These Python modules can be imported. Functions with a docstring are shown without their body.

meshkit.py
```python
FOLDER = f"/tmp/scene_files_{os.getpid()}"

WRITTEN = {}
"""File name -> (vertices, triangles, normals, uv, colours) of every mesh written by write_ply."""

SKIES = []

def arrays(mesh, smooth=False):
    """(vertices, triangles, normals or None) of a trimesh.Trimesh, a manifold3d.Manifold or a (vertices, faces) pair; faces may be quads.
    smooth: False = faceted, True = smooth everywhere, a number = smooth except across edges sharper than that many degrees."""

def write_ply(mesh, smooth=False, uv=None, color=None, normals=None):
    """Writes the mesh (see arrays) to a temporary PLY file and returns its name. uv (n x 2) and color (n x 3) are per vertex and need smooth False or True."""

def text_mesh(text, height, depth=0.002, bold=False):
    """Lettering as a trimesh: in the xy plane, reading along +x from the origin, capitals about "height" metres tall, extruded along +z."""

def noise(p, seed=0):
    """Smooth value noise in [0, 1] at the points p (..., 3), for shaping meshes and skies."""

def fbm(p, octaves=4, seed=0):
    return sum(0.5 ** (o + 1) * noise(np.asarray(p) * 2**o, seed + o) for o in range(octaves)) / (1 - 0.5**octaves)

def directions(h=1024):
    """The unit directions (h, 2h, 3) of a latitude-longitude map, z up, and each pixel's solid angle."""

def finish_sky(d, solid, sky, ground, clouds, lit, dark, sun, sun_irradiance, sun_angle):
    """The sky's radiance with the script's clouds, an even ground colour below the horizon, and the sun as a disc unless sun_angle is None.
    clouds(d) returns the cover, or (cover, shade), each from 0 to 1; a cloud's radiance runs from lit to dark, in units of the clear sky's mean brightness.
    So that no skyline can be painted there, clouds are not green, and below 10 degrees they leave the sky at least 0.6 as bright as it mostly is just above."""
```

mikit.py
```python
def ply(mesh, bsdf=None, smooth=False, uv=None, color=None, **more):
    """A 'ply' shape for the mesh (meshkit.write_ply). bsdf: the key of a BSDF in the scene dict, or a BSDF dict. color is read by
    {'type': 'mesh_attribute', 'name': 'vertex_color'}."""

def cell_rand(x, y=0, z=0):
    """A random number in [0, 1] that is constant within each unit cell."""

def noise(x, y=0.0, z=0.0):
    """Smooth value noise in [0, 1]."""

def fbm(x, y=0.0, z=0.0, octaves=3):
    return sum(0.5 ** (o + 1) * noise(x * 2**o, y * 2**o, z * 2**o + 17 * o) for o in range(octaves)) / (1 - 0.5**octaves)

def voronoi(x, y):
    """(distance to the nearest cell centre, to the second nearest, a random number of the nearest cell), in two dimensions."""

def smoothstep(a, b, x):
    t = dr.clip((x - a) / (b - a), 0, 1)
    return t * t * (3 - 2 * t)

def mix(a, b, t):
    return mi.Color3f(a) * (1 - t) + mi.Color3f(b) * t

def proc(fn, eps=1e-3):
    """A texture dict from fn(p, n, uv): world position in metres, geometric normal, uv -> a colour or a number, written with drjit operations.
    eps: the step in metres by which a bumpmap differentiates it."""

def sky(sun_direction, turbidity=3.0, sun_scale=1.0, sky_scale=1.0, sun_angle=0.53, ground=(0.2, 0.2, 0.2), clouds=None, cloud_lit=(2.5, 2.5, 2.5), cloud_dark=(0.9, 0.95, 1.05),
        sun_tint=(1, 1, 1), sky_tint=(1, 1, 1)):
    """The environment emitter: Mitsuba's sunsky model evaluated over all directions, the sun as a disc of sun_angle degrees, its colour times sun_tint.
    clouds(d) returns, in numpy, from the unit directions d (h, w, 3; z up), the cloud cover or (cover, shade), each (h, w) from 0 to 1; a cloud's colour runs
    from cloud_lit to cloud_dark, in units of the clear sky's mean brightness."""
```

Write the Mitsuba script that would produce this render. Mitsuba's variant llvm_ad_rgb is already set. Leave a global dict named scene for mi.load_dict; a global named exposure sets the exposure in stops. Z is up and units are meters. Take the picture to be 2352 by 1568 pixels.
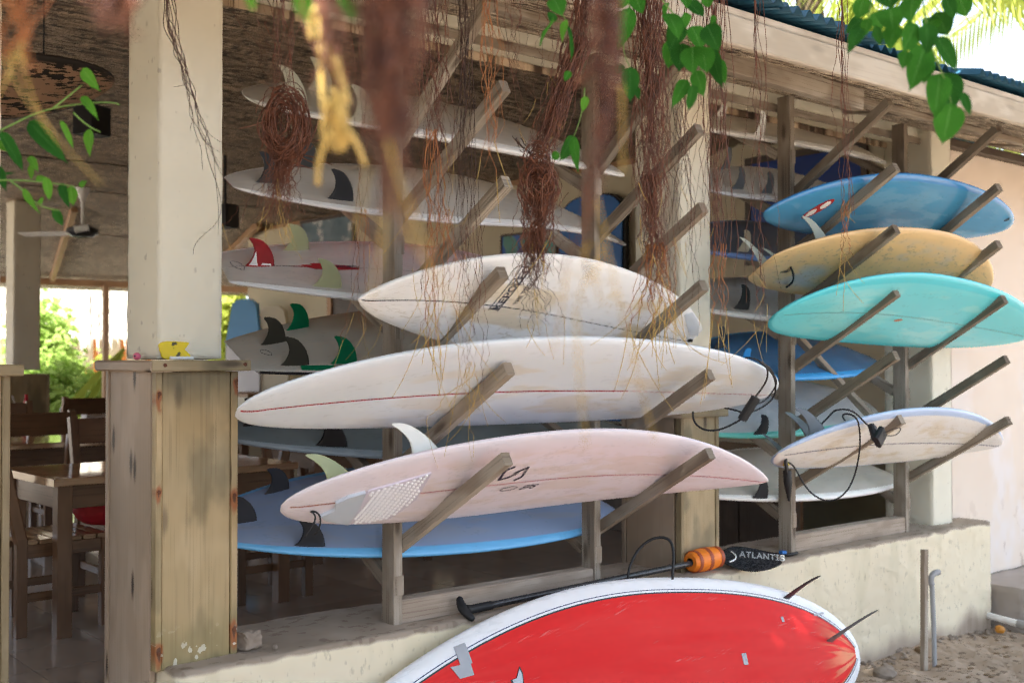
import math, random
import numpy as np, trimesh, drjit as dr
import mitsuba as mi
import mikit, meshkit
from mikit import proc, noise, fbm, voronoi, cell_rand, smoothstep, mix

# ------------------------------------------------------------------ camera, sky, exposure
CAM = np.array([-1.528, -3.68, 1.65])
FPX = 2600.0                                     # focal length in pixels of a 2352 px wide picture
PITCH = math.atan(38 / FPX)
RIGHT = np.array([0.76604, -0.64279, 0.0])
FLAT = np.array([0.64279, 0.76604, 0.0])
FWD = FLAT * math.cos(PITCH) + np.array([0, 0, math.sin(PITCH)])
UP = np.cross(RIGHT, FWD)
exposure = 4.0
T4 = mi.ScalarTransform4f
scene, labels = {}, {}
scene['camera'] = {'type': 'thinlens', 'fov': math.degrees(2 * math.atan(1176 / FPX)), 'fov_axis': 'x', 'near_clip': 0.05, 'far_clip': 800.0,
                   'aperture_radius': 0.0065, 'focus_distance': 4.0,
                   'to_world': T4().look_at(origin=CAM.tolist(), target=(CAM + FWD).tolist(), up=[0, 0, 1])}
SUN = np.array([-0.62, -0.30, 0.72])
scene['sky'] = mikit.sky(SUN.tolist(), turbidity=3.0, sun_tint=(0.82, 1.0, 1.25), sky_tint=(0.98, 1.0, 1.02), clouds=lambda d: 0.65, cloud_lit=(1.42, 1.5, 1.60), cloud_dark=(0.9, 0.9, 0.9))

# ------------------------------------------------------------------ helpers
def unit(v):
    v = np.asarray(v, float)
    return v / np.linalg.norm(v)

def key(name, parent=None):
    base = name if parent is None else parent + '__' + name
    k, i = base, 0
    while k in scene or k in labels or any(s.startswith(k + '__') for s in scene):
        i += 1
        k = f'{base}_{i:03d}'
    return k

def thing(name, label, cat, group=None, kind=None):
    """A thing that is made of parts: the key its parts' keys start with."""
    k = key(name)
    labels[k] = {'label': label, 'category': cat}
    if group: labels[k]['group'] = group
    if kind: labels[k]['kind'] = kind
    return k

def add(name, mesh, mat, parent=None, label=None, cat=None, group=None, kind=None, smooth=False):
    """One shape entry; mesh: trimesh, manifold, (V, F) or (V, F, UV)."""
    k = key(name, parent)
    uv = None
    if isinstance(mesh, (tuple, list)) and len(mesh) == 3:
        uv, mesh = mesh[2], (mesh[0], mesh[1])
    scene[k] = mikit.ply(mesh, mat, smooth=smooth, uv=uv)
    e = {n: v for n, v in (('label', label), ('category', cat), ('group', group), ('kind', kind)) if v}
    if e: labels[k] = e
    return k

def join(*ms):
    """Several (V, F[, UV]) meshes as one."""
    ms = [tuple(m) if isinstance(m, (tuple, list)) else (np.array(m.vertices), np.array(m.faces)) for m in ms]
    at, V, F, U = 0, [], [], []
    for m in ms:
        f = np.asarray(m[1])
        if f.shape[1] == 4: f = np.vstack([f[:, [0, 1, 2]], f[:, [0, 2, 3]]])
        V.append(m[0]); F.append(f + at); at += len(m[0])
        if len(m) == 3: U.append(m[2])
    return (np.vstack(V), np.vstack(F)) + ((np.vstack(U),) if len(U) == len(ms) else ())

_bk = [0]
def beam(p0, p1, w, h, up=(0, 0, 1), ch=0.003):
    """A bar from p0 to p1, w wide, h high along up, long edges chamfered; uv in metres: along it and around it, a new block of u for every bar."""
    p0, p1 = np.asarray(p0, float), np.asarray(p1, float)
    L = np.linalg.norm(p1 - p0); l = (p1 - p0) / L
    s = unit(np.cross(l, up)); u = np.cross(s, l)
    a, b = w / 2, h / 2
    ring = np.array([[a - ch, -b], [a, -b + ch], [a, b - ch], [a - ch, b], [-a + ch, b], [-a, b - ch], [-a, -b + ch], [-a + ch, -b]])
    per = np.concatenate([[0], np.cumsum(np.linalg.norm(np.roll(ring, -1, 0) - ring, axis=1))])
    _bk[0] += 1
    off = 40.0 * _bk[0]
    V, F, UV = [], [], []
    for i in range(8):
        j = (i + 1) % 8
        n = len(V)
        for r, v, pl, uu in ((i, per[i], p0, 0), (j, per[i + 1], p0, 0), (j, per[i + 1], p1, L), (i, per[i], p1, L)):
            V.append(pl + s * ring[r][0] + u * ring[r][1]); UV.append([off + uu, v])
        F += [[n, n + 2, n + 1], [n, n + 3, n + 2]]
    for pl, sg, uu in ((p0, 1, 20.0), (p1, -1, 21.0)):
        n = len(V)
        for r in ring:
            V.append(pl + s * r[0] + u * r[1]); UV.append([off + uu + r[0] * 0.3, 5 + r[1]])
        for i in range(1, 7):
            F.append([n, n + i, n + i + 1] if sg > 0 else [n, n + i + 1, n + i])
    return np.array(V), np.array(F), np.array(UV)

def box(x0, x1, y0, y1, z0, z1, ch=0.003, along='z'):
    c = np.array([(x0 + x1) / 2, (y0 + y1) / 2, (z0 + z1) / 2])
    if along == 'z': return beam([c[0], c[1], z0], [c[0], c[1], z1], x1 - x0, y1 - y0, (0, 1, 0), ch)
    if along == 'x': return beam([x0, c[1], c[2]], [x1, c[1], c[2]], y1 - y0, z1 - z0, (0, 0, 1), ch)
    return beam([c[0], y0, c[2]], [c[0], y1, c[2]], x1 - x0, z1 - z0, (0, 0, 1), ch)

def tube(pts, rad, sides=6, uv=False, caps=True):
    p = np.asarray(pts, float)
    r = np.broadcast_to(np.asarray(rad, float), (len(p),))
    t = np.gradient(p, axis=0); t /= np.linalg.norm(t, axis=1, keepdims=True) + 1e-12
    a = np.zeros_like(p)
    ref = np.array([0.31, 0.17, 0.93]) if abs(t[0][2]) < 0.8 else np.array([0.93, 0.31, 0.1])
    for i in range(len(p)):
        v = ref - t[i] * (ref @ t[i]); ref = v / (np.linalg.norm(v) + 1e-12); a[i] = ref
    b = np.cross(t, a)
    g = np.arange(sides) * 2 * np.pi / sides
    V = p[:, None] + r[:, None, None] * (np.cos(g)[None, :, None] * a[:, None] + np.sin(g)[None, :, None] * b[:, None])
    i, j = np.meshgrid(np.arange(len(p) - 1), np.arange(sides), indexing='ij')
    q = np.stack([i * sides + j, i * sides + (j + 1) % sides, (i + 1) * sides + (j + 1) % sides, (i + 1) * sides + j], -1).reshape(-1, 4)
    F = np.vstack([q[:, [0, 1, 2]], q[:, [0, 2, 3]]])
    V = V.reshape(-1, 3)
    if caps:
        n = len(V)
        V = np.vstack([V, p[:1], p[-1:]])
        k = np.arange(sides)
        F = np.vstack([F, np.stack([k * 0 + n, (k + 1) % sides, k], 1), np.stack([k * 0 + n + 1, n - sides + k, n - sides + (k + 1) % sides], 1)])
    return V, F

def spline(pts, n=40):
    """Catmull-Rom through the points."""
    p = np.asarray(pts, float)
    from scipy.interpolate import CubicSpline
    t = np.concatenate([[0], np.cumsum(np.sqrt(np.linalg.norm(np.diff(p, axis=0), axis=1)))])
    return CubicSpline(t, p)(np.linspace(0, t[-1], n))

def grid_faces(a, b, wrap=False):
    i, j = np.meshgrid(np.arange(a - 1), np.arange(b if wrap else b - 1), indexing='ij')
    q = np.stack([i * b + j, i * b + (j + 1) % b, (i + 1) * b + (j + 1) % b, (i + 1) * b + j], -1).reshape(-1, 4)
    return np.vstack([q[:, [0, 1, 2]], q[:, [0, 2, 3]]])

# ------------------------------------------------------------------ surfboards
class Board:
    """A board from tail to nose: centre c, length direction l, deck normal n; outline, rocker and foil as numbers."""
    def __init__(self, c, l, n, L, W, T=0.065, wp=0.5, na=2.0, nb=0.7, ta=2.2, tb=0.6, tw=0.0, rn=0.09, rt=0.04):
        self.l = unit(l); n = np.asarray(n, float)
        self.n = unit(n - self.l * (n @ self.l)); self.a = np.cross(self.n, self.l)
        self.c, self.L, self.W, self.T = np.asarray(c, float), L, W, T
        self.q = (wp, na, nb, ta, tb, tw, rn, rt)
    def half(self, s):
        wp, na, nb, ta, tb, tw, rn, rt = self.q
        s = np.asarray(s, float)
        xn, xt = np.clip((s - wp) / (1 - wp), 0, 1), np.clip((wp - s) / wp, 0, 1)
        return self.W / 2 * np.where(s > wp, (1 - xn ** na) ** nb, tw + (1 - tw) * (1 - xt ** ta) ** tb)
    def thick(self, s):
        x = np.abs(2 * np.asarray(s, float) - 1)
        return self.T * (1 - 0.62 * x ** 2.6) * np.sqrt(np.clip(1 - np.clip((x - 0.94) / 0.0601, 0, 1) ** 2, 0.02, 1))
    def rock(self, s):
        rn, rt = self.q[6:]
        s = np.asarray(s, float)
        return rn * np.clip((s - 0.45) / 0.55, 0, 1) ** 2.2 + rt * np.clip((0.45 - s) / 0.45, 0, 1) ** 2.0
    def point(self, s, f, deck=True, lift=0.0):
        """World point at s along it and at f (-1 to 1) of the half width, on the deck or on the bottom."""
        s, f = np.broadcast_arrays(np.asarray(s, float), np.asarray(f, float))
        t, h = self.thick(s), self.half(s)
        z = (1 - np.clip(np.abs(f), 0, 1) ** 2.7) ** (1 / 2.4)
        hgt = self.rock(s) + t * (0.56 * z if deck else -0.44 * z) + (lift if deck else -lift)
        return self.c + ((s - 0.5) * self.L)[..., None] * self.l + (h * f)[..., None] * self.a + hgt[..., None] * self.n
    def mesh(self, ns=90, nf=15):
        s = 0.5 - 0.5 * np.cos(np.linspace(0, np.pi, ns)); s = 0.5 * s + 0.5 * np.linspace(0, 1, ns)
        ph = np.linspace(0, np.pi, nf)
        f = np.cos(ph); f = np.sign(f) * np.abs(f) ** 0.8
        S, Fq = np.meshgrid(s, f, indexing='ij')
        top, bot = self.point(S, Fq, True), self.point(S, Fq[:, ::-1], False)
        ring = np.concatenate([top, bot[:, 1:-1]], 1)
        # seam along the middle of the bottom
        k = ring.shape[1]; mid = nf + (nf - 2) // 2
        order = [(mid + i) % k for i in range(k)] + [mid]
        ring = ring[:, order]
        v1 = np.concatenate([-f * 0.5, np.sign(f[::-1][1:-1] + 1e-9) * -(1 - 0.5 * np.abs(f[::-1][1:-1]))])[order]
        v1[0], v1[-1] = (1.0, -1.0) if v1[1] > 0 else (-1.0, 1.0)
        V = ring.reshape(-1, 3)
        UV = np.stack([np.repeat(s, k + 1), np.tile(v1, ns)], 1)
        F = grid_faces(ns, k + 1)
        V = np.vstack([V, ring[0].mean(0), ring[-1].mean(0)]); UV = np.vstack([UV, [[0, 0], [1, 0]]])
        n = ns * (k + 1); i = np.arange(k)
        F = np.vstack([F, np.stack([i * 0 + n, i + 1, i], 1), np.stack([i * 0 + n + 1, n - k - 1 + i, n - k + i], 1)])
        # outward?
        tri = V[F]; vol = np.einsum('ij,ij->i', tri[:, 0] - self.c, np.cross(tri[:, 1] - self.c, tri[:, 2] - self.c)).sum()
        if vol < 0: F = F[:, ::-1]
        return V, F, UV
    def strip(self, s0, s1, f0, f1, w, deck=True, lift=0.0012, n=60):
        """A thin painted line: half width w metres, following the surface from (s0, f0) to (s1, f1)."""
        s = np.linspace(s0, s1, n); f = np.linspace(f0, f1, n); d = w / np.maximum(self.half(s), 0.02)
        P = np.stack([self.point(s, f - d, deck, lift), self.point(s, f + d, deck, lift)], 1)
        F = grid_faces(n, 2)
        return P.reshape(-1, 3), np.vstack([F, F[:, ::-1]])[:len(F)]
    def decal(self, xy, faces, s0, f0, ang=0.0, deck=True, lift=0.0014):
        """A flat mesh (x, y in metres) laid on the surface, its origin at (s0, f0), turned by ang in the board's plane (x along the nose)."""
        xy = np.asarray(xy, float); c, s = math.cos(ang), math.sin(ang)
        lx, ly = c * xy[:, 0] - s * xy[:, 1], s * xy[:, 0] + c * xy[:, 1]
        S = s0 + lx / self.L
        f = (f0 * self.half(s0) + ly) / self.half(S)
        return self.point(S, np.clip(f, -0.99, 0.99), deck, lift), faces

def fin_mesh(base=0.11, height=0.115, rake=0.08, thick=0.009, n=18, hook=0.045):
    """A swept, foiled fin standing on z = 0, its leading edge towards +x."""
    from scipy.interpolate import PchipInterpolator as PI
    zz = [0, .1, .25, .4, .55, .7, .8, .88, .94, .98, 1.0]
    z = 1 - (1 - np.linspace(0, 1, n)) ** 1.5
    k = rake / 0.08
    xl = base * (PI(zz, [1, .97, .92, .85, .755, .63, .52, .41, .30, .16, -.04])(z) - 0.5 + 0.25 * (1 - k) * z)
    xt = base * (PI(zz, [0, .08, .14, .165, .15, .08, .01, -.07, -.13, -.15, -.08])(z) - 0.5 + 0.25 * (1 - k) * z)
    xt = np.minimum(xt, xl - 0.0005)
    m = 10
    g = np.arange(m) * 2 * np.pi / m
    mid, hl = (xl + xt) / 2, (xl - xt) / 2
    th = thick / 2 * np.clip(hl / (base / 2), 0.15, 1) * np.sqrt(np.clip(1.02 - z ** 6, 0.05, 1))
    P = np.stack([mid[:, None] + hl[:, None] * np.cos(g), th[:, None] * np.sin(g), np.repeat(z[:, None] * height, m, 1)], -1)
    V = P.reshape(-1, 3)
    F = grid_faces(n, m, True)
    V = np.vstack([V, P[-1].mean(0)]); k = np.arange(m)
    F = np.vstack([F, np.stack([(n - 1) * m + k, (n - 1) * m + (k + 1) % m, k * 0 + n * m], 1)])
    return V, F

def stand(mesh, p, fwd, up):
    x = unit(np.asarray(fwd) - np.asarray(up) * (np.dot(fwd, up) / np.dot(up, up))); z = unit(up); y = np.cross(z, x)
    return (np.asarray(mesh[0]) @ np.stack([x, y, z]) + p,) + tuple(mesh[1:])

# ------------------------------------------------------------------ materials
def rgb(*c): return {'type': 'rgb', 'value': [float(x) for x in (c if len(c) == 3 else c[0])]}
def tex(c): return c if isinstance(c, dict) else rgb(c)
def M(name, color, rough=0.6, spec=0.4, bump=None, bs=0.002, **more):
    b = {'type': 'principled', 'base_color': tex(color), 'roughness': rough, 'specular': spec, **more}
    if bump is not None:
        b = {'type': 'bumpmap', 'arbitrary': proc(bump, eps=0.0015), 'scale': bs, 'bsdf': b}
    scene[name] = {'type': 'twosided', 'bsdf': b}
    return name
def C(*v): return mi.Color3f(*v)

def wood_fn(base, dark, pale, knots=0.0, mold=0.0, grain=1.0):
    def fn(p, n, uv):
        b = dr.floor(uv.x / 40.0)
        tint = cell_rand(b, 7) * 0.5 + 0.75
        g = noise(uv.x * 4, uv.y * 160, b * 3.1)
        g2 = noise(uv.x * 9, uv.y * 420, b * 1.7 + 5)
        blot = mikit.fbm(uv.x * 5, uv.y * 12, b * 2.3, octaves=3)
        c = mix(mix(base, pale, smoothstep(0.42, 0.7, blot)), dark, (smoothstep(0.55, 0.95, g) * 0.5 + smoothstep(0.6, 0.95, g2) * 0.3) * grain)
        if mold: c = mix(c, C(0.06, 0.06, 0.035), smoothstep(0.50, 0.70, mikit.fbm(p.x * 6 + p.y * 5, p.z * 3.2, b, octaves=5)) * mold)
        if knots:
            vx, vy = uv.x * 1.9 + b * 0.37, uv.y * 6.5
            d, _, w = voronoi(vx, vy)
            c = mix(c, C(0.05, 0.03, 0.018), smoothstep(0.13, 0.03, d) * dr.select(w > 0.45, 1.0, 0.0) * knots)
        return c * tint
    return fn
def wood_bump(p, n, uv): return noise(uv.x * 4, uv.y * 160, dr.floor(uv.x / 40.0) * 3.1) * 0.7 + 0.3 * noise(uv.x * 40, uv.y * 60)
M('m_weathered', proc(wood_fn(C(0.25, 0.20, 0.155), C(0.07, 0.052, 0.038), C(0.36, 0.31, 0.255), 0.7)), 0.85, 0.2, wood_bump, 0.0015)
M('m_cladding', proc(wood_fn(C(0.30, 0.222, 0.122), C(0.14, 0.095, 0.05), C(0.37, 0.285, 0.17), 0.8, 0.5, 0.55)), 0.55, 0.35, wood_bump, 0.0008)
_cf = wood_fn(C(0.36, 0.262, 0.138), C(0.17, 0.118, 0.06), C(0.42, 0.315, 0.18), 0.5, 0.4, 0.6)
def front_fn(p, n, uv):
    c = _cf(p, n, uv)
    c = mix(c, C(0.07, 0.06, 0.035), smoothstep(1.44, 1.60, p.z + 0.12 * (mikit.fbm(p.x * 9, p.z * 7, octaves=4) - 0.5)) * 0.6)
    c = mix(c, C(0.20, 0.17, 0.07), smoothstep(0.86, 0.66, p.z + 0.2 * (mikit.fbm(p.x * 8 + 4, p.z * 5, octaves=4) - 0.5)) * 0.5)
    wob = 0.012 * (mikit.fbm(p.x * 60, p.z * 30, octaves=3) - 0.5)
    for a, b, r in ((0.011, 1.52, 1.0), (0.012, 0.67, 1.3), (0.288, 0.70, 1.5), (0.287, 1.165, 1.3), (0.292, 1.565, 0.9), (0.011, 1.20, 0.9)):
        d = dr.sqrt(dr.square((p.x - a + wob) * 1.0) + dr.square(dr.maximum(p.z - b, (b - p.z) * 0.45)* 0.6 + wob))
        c = mix(c, C(0.30, 0.085, 0.025), smoothstep(0.017 * r, 0.008 * r, d) * 0.85)
        c = mix(c, C(0.05, 0.025, 0.015), smoothstep(0.007 * r, 0.003 * r, d) * 0.8)
    fl = mikit.fbm(p.x * 40, p.z * 40, 3.0, octaves=3)
    return mix(c, C(0.62, 0.58, 0.46), smoothstep(0.68, 0.74, fl) * smoothstep(0.76, 0.63, p.z) * 0.8)
M('m_clad_front', proc(front_fn), 0.5, 0.35, wood_bump, 0.001)
M('m_clad_side', proc(wood_fn(C(0.36, 0.265, 0.19), C(0.20, 0.14, 0.10), C(0.41, 0.31, 0.23), 1.0, 0.12, 0.35)), 0.55, 0.35, wood_bump, 0.0006)
M('m_brownwood', proc(wood_fn(C(0.15, 0.075, 0.036), C(0.07, 0.032, 0.016), C(0.19, 0.10, 0.05))), 0.35, 0.5, wood_bump, 0.0004)
M('m_tabletop', proc(wood_fn(C(0.34, 0.20, 0.11), C(0.18, 0.09, 0.045), C(0.40, 0.26, 0.15))), 0.08, 0.8, clearcoat=1.0, clearcoat_gloss=0.93)
M('m_darkwood', proc(wood_fn(C(0.075, 0.05, 0.035), C(0.03, 0.02, 0.014), C(0.10, 0.07, 0.05))), 0.5, 0.4)
M('m_fascia', proc(wood_fn(C(0.48, 0.41, 0.33), C(0.24, 0.19, 0.15), C(0.58, 0.51, 0.43), 0.2, 0.0, 0.6)), 0.8, 0.2, wood_bump, 0.001)
M('m_trimwood', proc(wood_fn(C(0.42, 0.235, 0.12), C(0.22, 0.11, 0.05), C(0.48, 0.29, 0.16))), 0.5, 0.3)

def plaster_bump(p, n, uv):
    return 0.6 * mikit.fbm(p.x * 45 + p.y * 45, p.y * 20 - p.x * 9, p.z * 60, octaves=3) + 0.4 * noise(p.x * 160, p.y * 160, p.z * 160)
def plaster_fn(base, dirt):
    def fn(p, n, uv):
        c = mix(base, C(*dirt), smoothstep(0.52, 0.8, mikit.fbm(p.x * 3, p.y * 3, p.z * 1.3, octaves=4)) * 0.45)
        return mix(c, C(0.30, 0.26, 0.20), smoothstep(0.74, 0.84, mikit.fbm(p.x * 30, p.y * 30, p.z * 22, octaves=3)) * 0.4)
    return fn
M('m_plaster', proc(plaster_fn(C(0.80, 0.75, 0.62), (0.68, 0.62, 0.50))), 0.8, 0.25, plaster_bump, 0.013)
def endwall_fn(p, n, uv):
    c = plaster_fn(C(0.62, 0.55, 0.40), (0.5, 0.44, 0.32))(p, n, uv)
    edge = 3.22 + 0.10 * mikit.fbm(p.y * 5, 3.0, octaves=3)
    return mix(c, mix(C(0.16, 0.15, 0.10), C(0.12, 0.08, 0.05), noise(p.y * 2, p.z * 5)), smoothstep(edge, edge + 0.015, p.z + (p.y - 0.3) * 0.0) * dr.select(p.y < 3.0, 1.0, 0.0))  # dark band under the ceiling paints in the lintel's shadow
M('m_endwall', proc(endwall_fn), 0.8, 0.2)
def pinkwall_fn(p, n, uv):
    c = mix(C(0.80, 0.695, 0.595), C(0.74, 0.62, 0.52), mikit.fbm(p.x * 2.5, p.z * 2.2, octaves=4))
    c = mix(c, C(0.78, 0.71, 0.67), smoothstep(0.50, 0.68, mikit.fbm(p.x * 3.1 + 9, p.z * 2.0, octaves=4)) * smoothstep(2.0, 0.9, p.z))
    return mix(c, C(0.50, 0.40, 0.33), smoothstep(0.62, 0.75, mikit.fbm(p.x * 12, p.z * 9, octaves=3)) * smoothstep(0.9, 0.2, p.z) * 0.8)
M('m_pinkwall', proc(pinkwall_fn), 0.85, 0.2, plaster_bump, 0.004)
def lowwall_fn(p, n, uv):
    cream = mix(C(0.80, 0.70, 0.52), C(0.76, 0.67, 0.51), mikit.fbm(p.x * 2.6, p.z * 3.3, 1.0, octaves=3))
    cream = mix(cream, C(0.60, 0.54, 0.38), smoothstep(0.58, 0.80, mikit.fbm(p.x * 6.0, p.z * 1.8, 4.0, octaves=4)) * 0.4)
    cream = mix(cream, C(0.32, 0.28, 0.19), smoothstep(0.66, 0.86, mikit.fbm(p.x * 60, p.z * 30, 9.0, octaves=3)) * 0.35)
    conc = mix(C(0.40, 0.325, 0.26), C(0.28, 0.22, 0.17), mikit.fbm(p.x * 7, p.y * 9, 2.0, octaves=4))
    conc = mix(conc, C(0.13, 0.09, 0.065), smoothstep(0.62, 0.72, mikit.fbm(p.x * 22, p.y * 30, 5.0, octaves=3)) * 0.4)
    t = smoothstep(0.585, 0.602, p.z + 0.028 * (mikit.fbm(p.x * 9, p.y * 9, 3.0, octaves=3) - 0.5))
    c = mix(cream, conc, t)
    return mix(c, mix(conc, C(0.45, 0.36, 0.28), 0.5), smoothstep(0.10, -0.04, p.z + 0.16 * (mikit.fbm(p.x * 5, 2.0, octaves=3) - 0.5)))
def lowwall_bump(p, n, uv): return mikit.fbm(p.x * 30, p.y * 30, p.z * 30, octaves=4)
M('m_lowwall', proc(lowwall_fn), 0.88, 0.15, lowwall_bump, 0.010)
def conc_fn(p, n, uv): return mix(C(0.42, 0.36, 0.32), C(0.30, 0.26, 0.23), mikit.fbm(p.x * 8, p.y * 8, p.z * 8, octaves=4))
M('m_concrete', proc(conc_fn), 0.9, 0.15, lowwall_bump, 0.012)
def sand_fn(p, n, uv):
    c = mix(C(0.43, 0.335, 0.255), C(0.32, 0.245, 0.185), mikit.fbm(p.x * 5, p.y * 5, octaves=4))
    return mix(c, C(0.13, 0.09, 0.06), smoothstep(0.62, 0.7, mikit.fbm(p.x * 34, p.y * 34, octaves=3)) * 0.7)
M('m_sand', proc(sand_fn), 0.95, 0.1, lambda p, n, uv: mikit.fbm(p.x * 40, p.y * 40, octaves=3), 0.015)
def tile_fn(p, n, uv):
    r = cell_rand(dr.floor(p.x / 0.4), dr.floor(p.y / 0.4))
    return mix(C(0.42, 0.365, 0.32), C(0.34, 0.29, 0.25), mikit.fbm(p.x * 6, p.y * 6, r * 9, octaves=3)) * (0.9 + 0.15 * r)
M('m_tile', proc(tile_fn), 0.10, 0.6)
M('m_grout', rgb(0.30, 0.25, 0.20), 0.9, 0.1)

def weave_parts(p):
    x, y = p.x, p.y
    sx, sy = 0.022, 0.022
    i, j = dr.floor(x / sx), dr.floor(y / sy)
    m = mi.Float(i + j) - 4 * dr.floor((i + j) / 4)
    over = m < 2
    seg = dr.select(over, dr.floor((x + j * sx) / (4 * sx)), dr.floor((y + i * sy) / (4 * sy)))
    r = dr.select(over, cell_rand(j, seg, 1), cell_rand(i, seg, 2))
    fib = dr.select(over, noise(x * 12, y * 330), noise(y * 12, x * 330))
    fy = dr.select(over, y / sy - j, x / sx - i)
    gap = smoothstep(0.18, 0.03, dr.minimum(fy, 1 - fy))
    return over, r, fib, gap
def weave_fn(light, mid, dark):
    def fn(p, n, uv):
        over, r, fib, gap = weave_parts(p)
        c = mix(mid, light, smoothstep(0.35, 0.9, r))
        c = mix(c, dark, smoothstep(0.50, 0.90, fib) * 0.7)
        c = mix(c, dark, gap * 0.8)
        c = mix(c, dark, smoothstep(0.55, 0.8, mikit.fbm(p.x * 7, p.y * 16, octaves=3)) * 0.55)
        c = mix(c, light * 1.25, smoothstep(0.58, 0.72, mikit.fbm(p.x * 8 + 5, p.y * 60, 2.0, octaves=3)) * 0.7)
        c = mix(c, dark * 0.5, smoothstep(0.55, 0.66, mikit.fbm(p.x * 10, p.y * 55, 7.0, octaves=3)) * 0.8)
        c = mix(c, dark * 0.6, smoothstep(0.60, 0.72, mikit.fbm(p.x * 11, p.y * 75, octaves=2)) * 0.8)
        return mix(c, C(0.02, 0.012, 0.008), dr.select(r < 0.10, 0.75, 0.0))
    return fn
def weave_bump(p, n, uv):
    over, r, fib, gap = weave_parts(p)
    return r * 0.6 + fib * 0.4 - gap
M('m_mat', proc(weave_fn(C(0.60, 0.47, 0.34), C(0.44, 0.32, 0.21), C(0.11, 0.06, 0.035))), 0.65, 0.35, weave_bump, 0.004)
M('m_mat_pale', proc(weave_fn(C(0.68, 0.58, 0.46), C(0.56, 0.45, 0.33), C(0.16, 0.10, 0.065))), 0.7, 0.3, weave_bump, 0.004)

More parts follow.
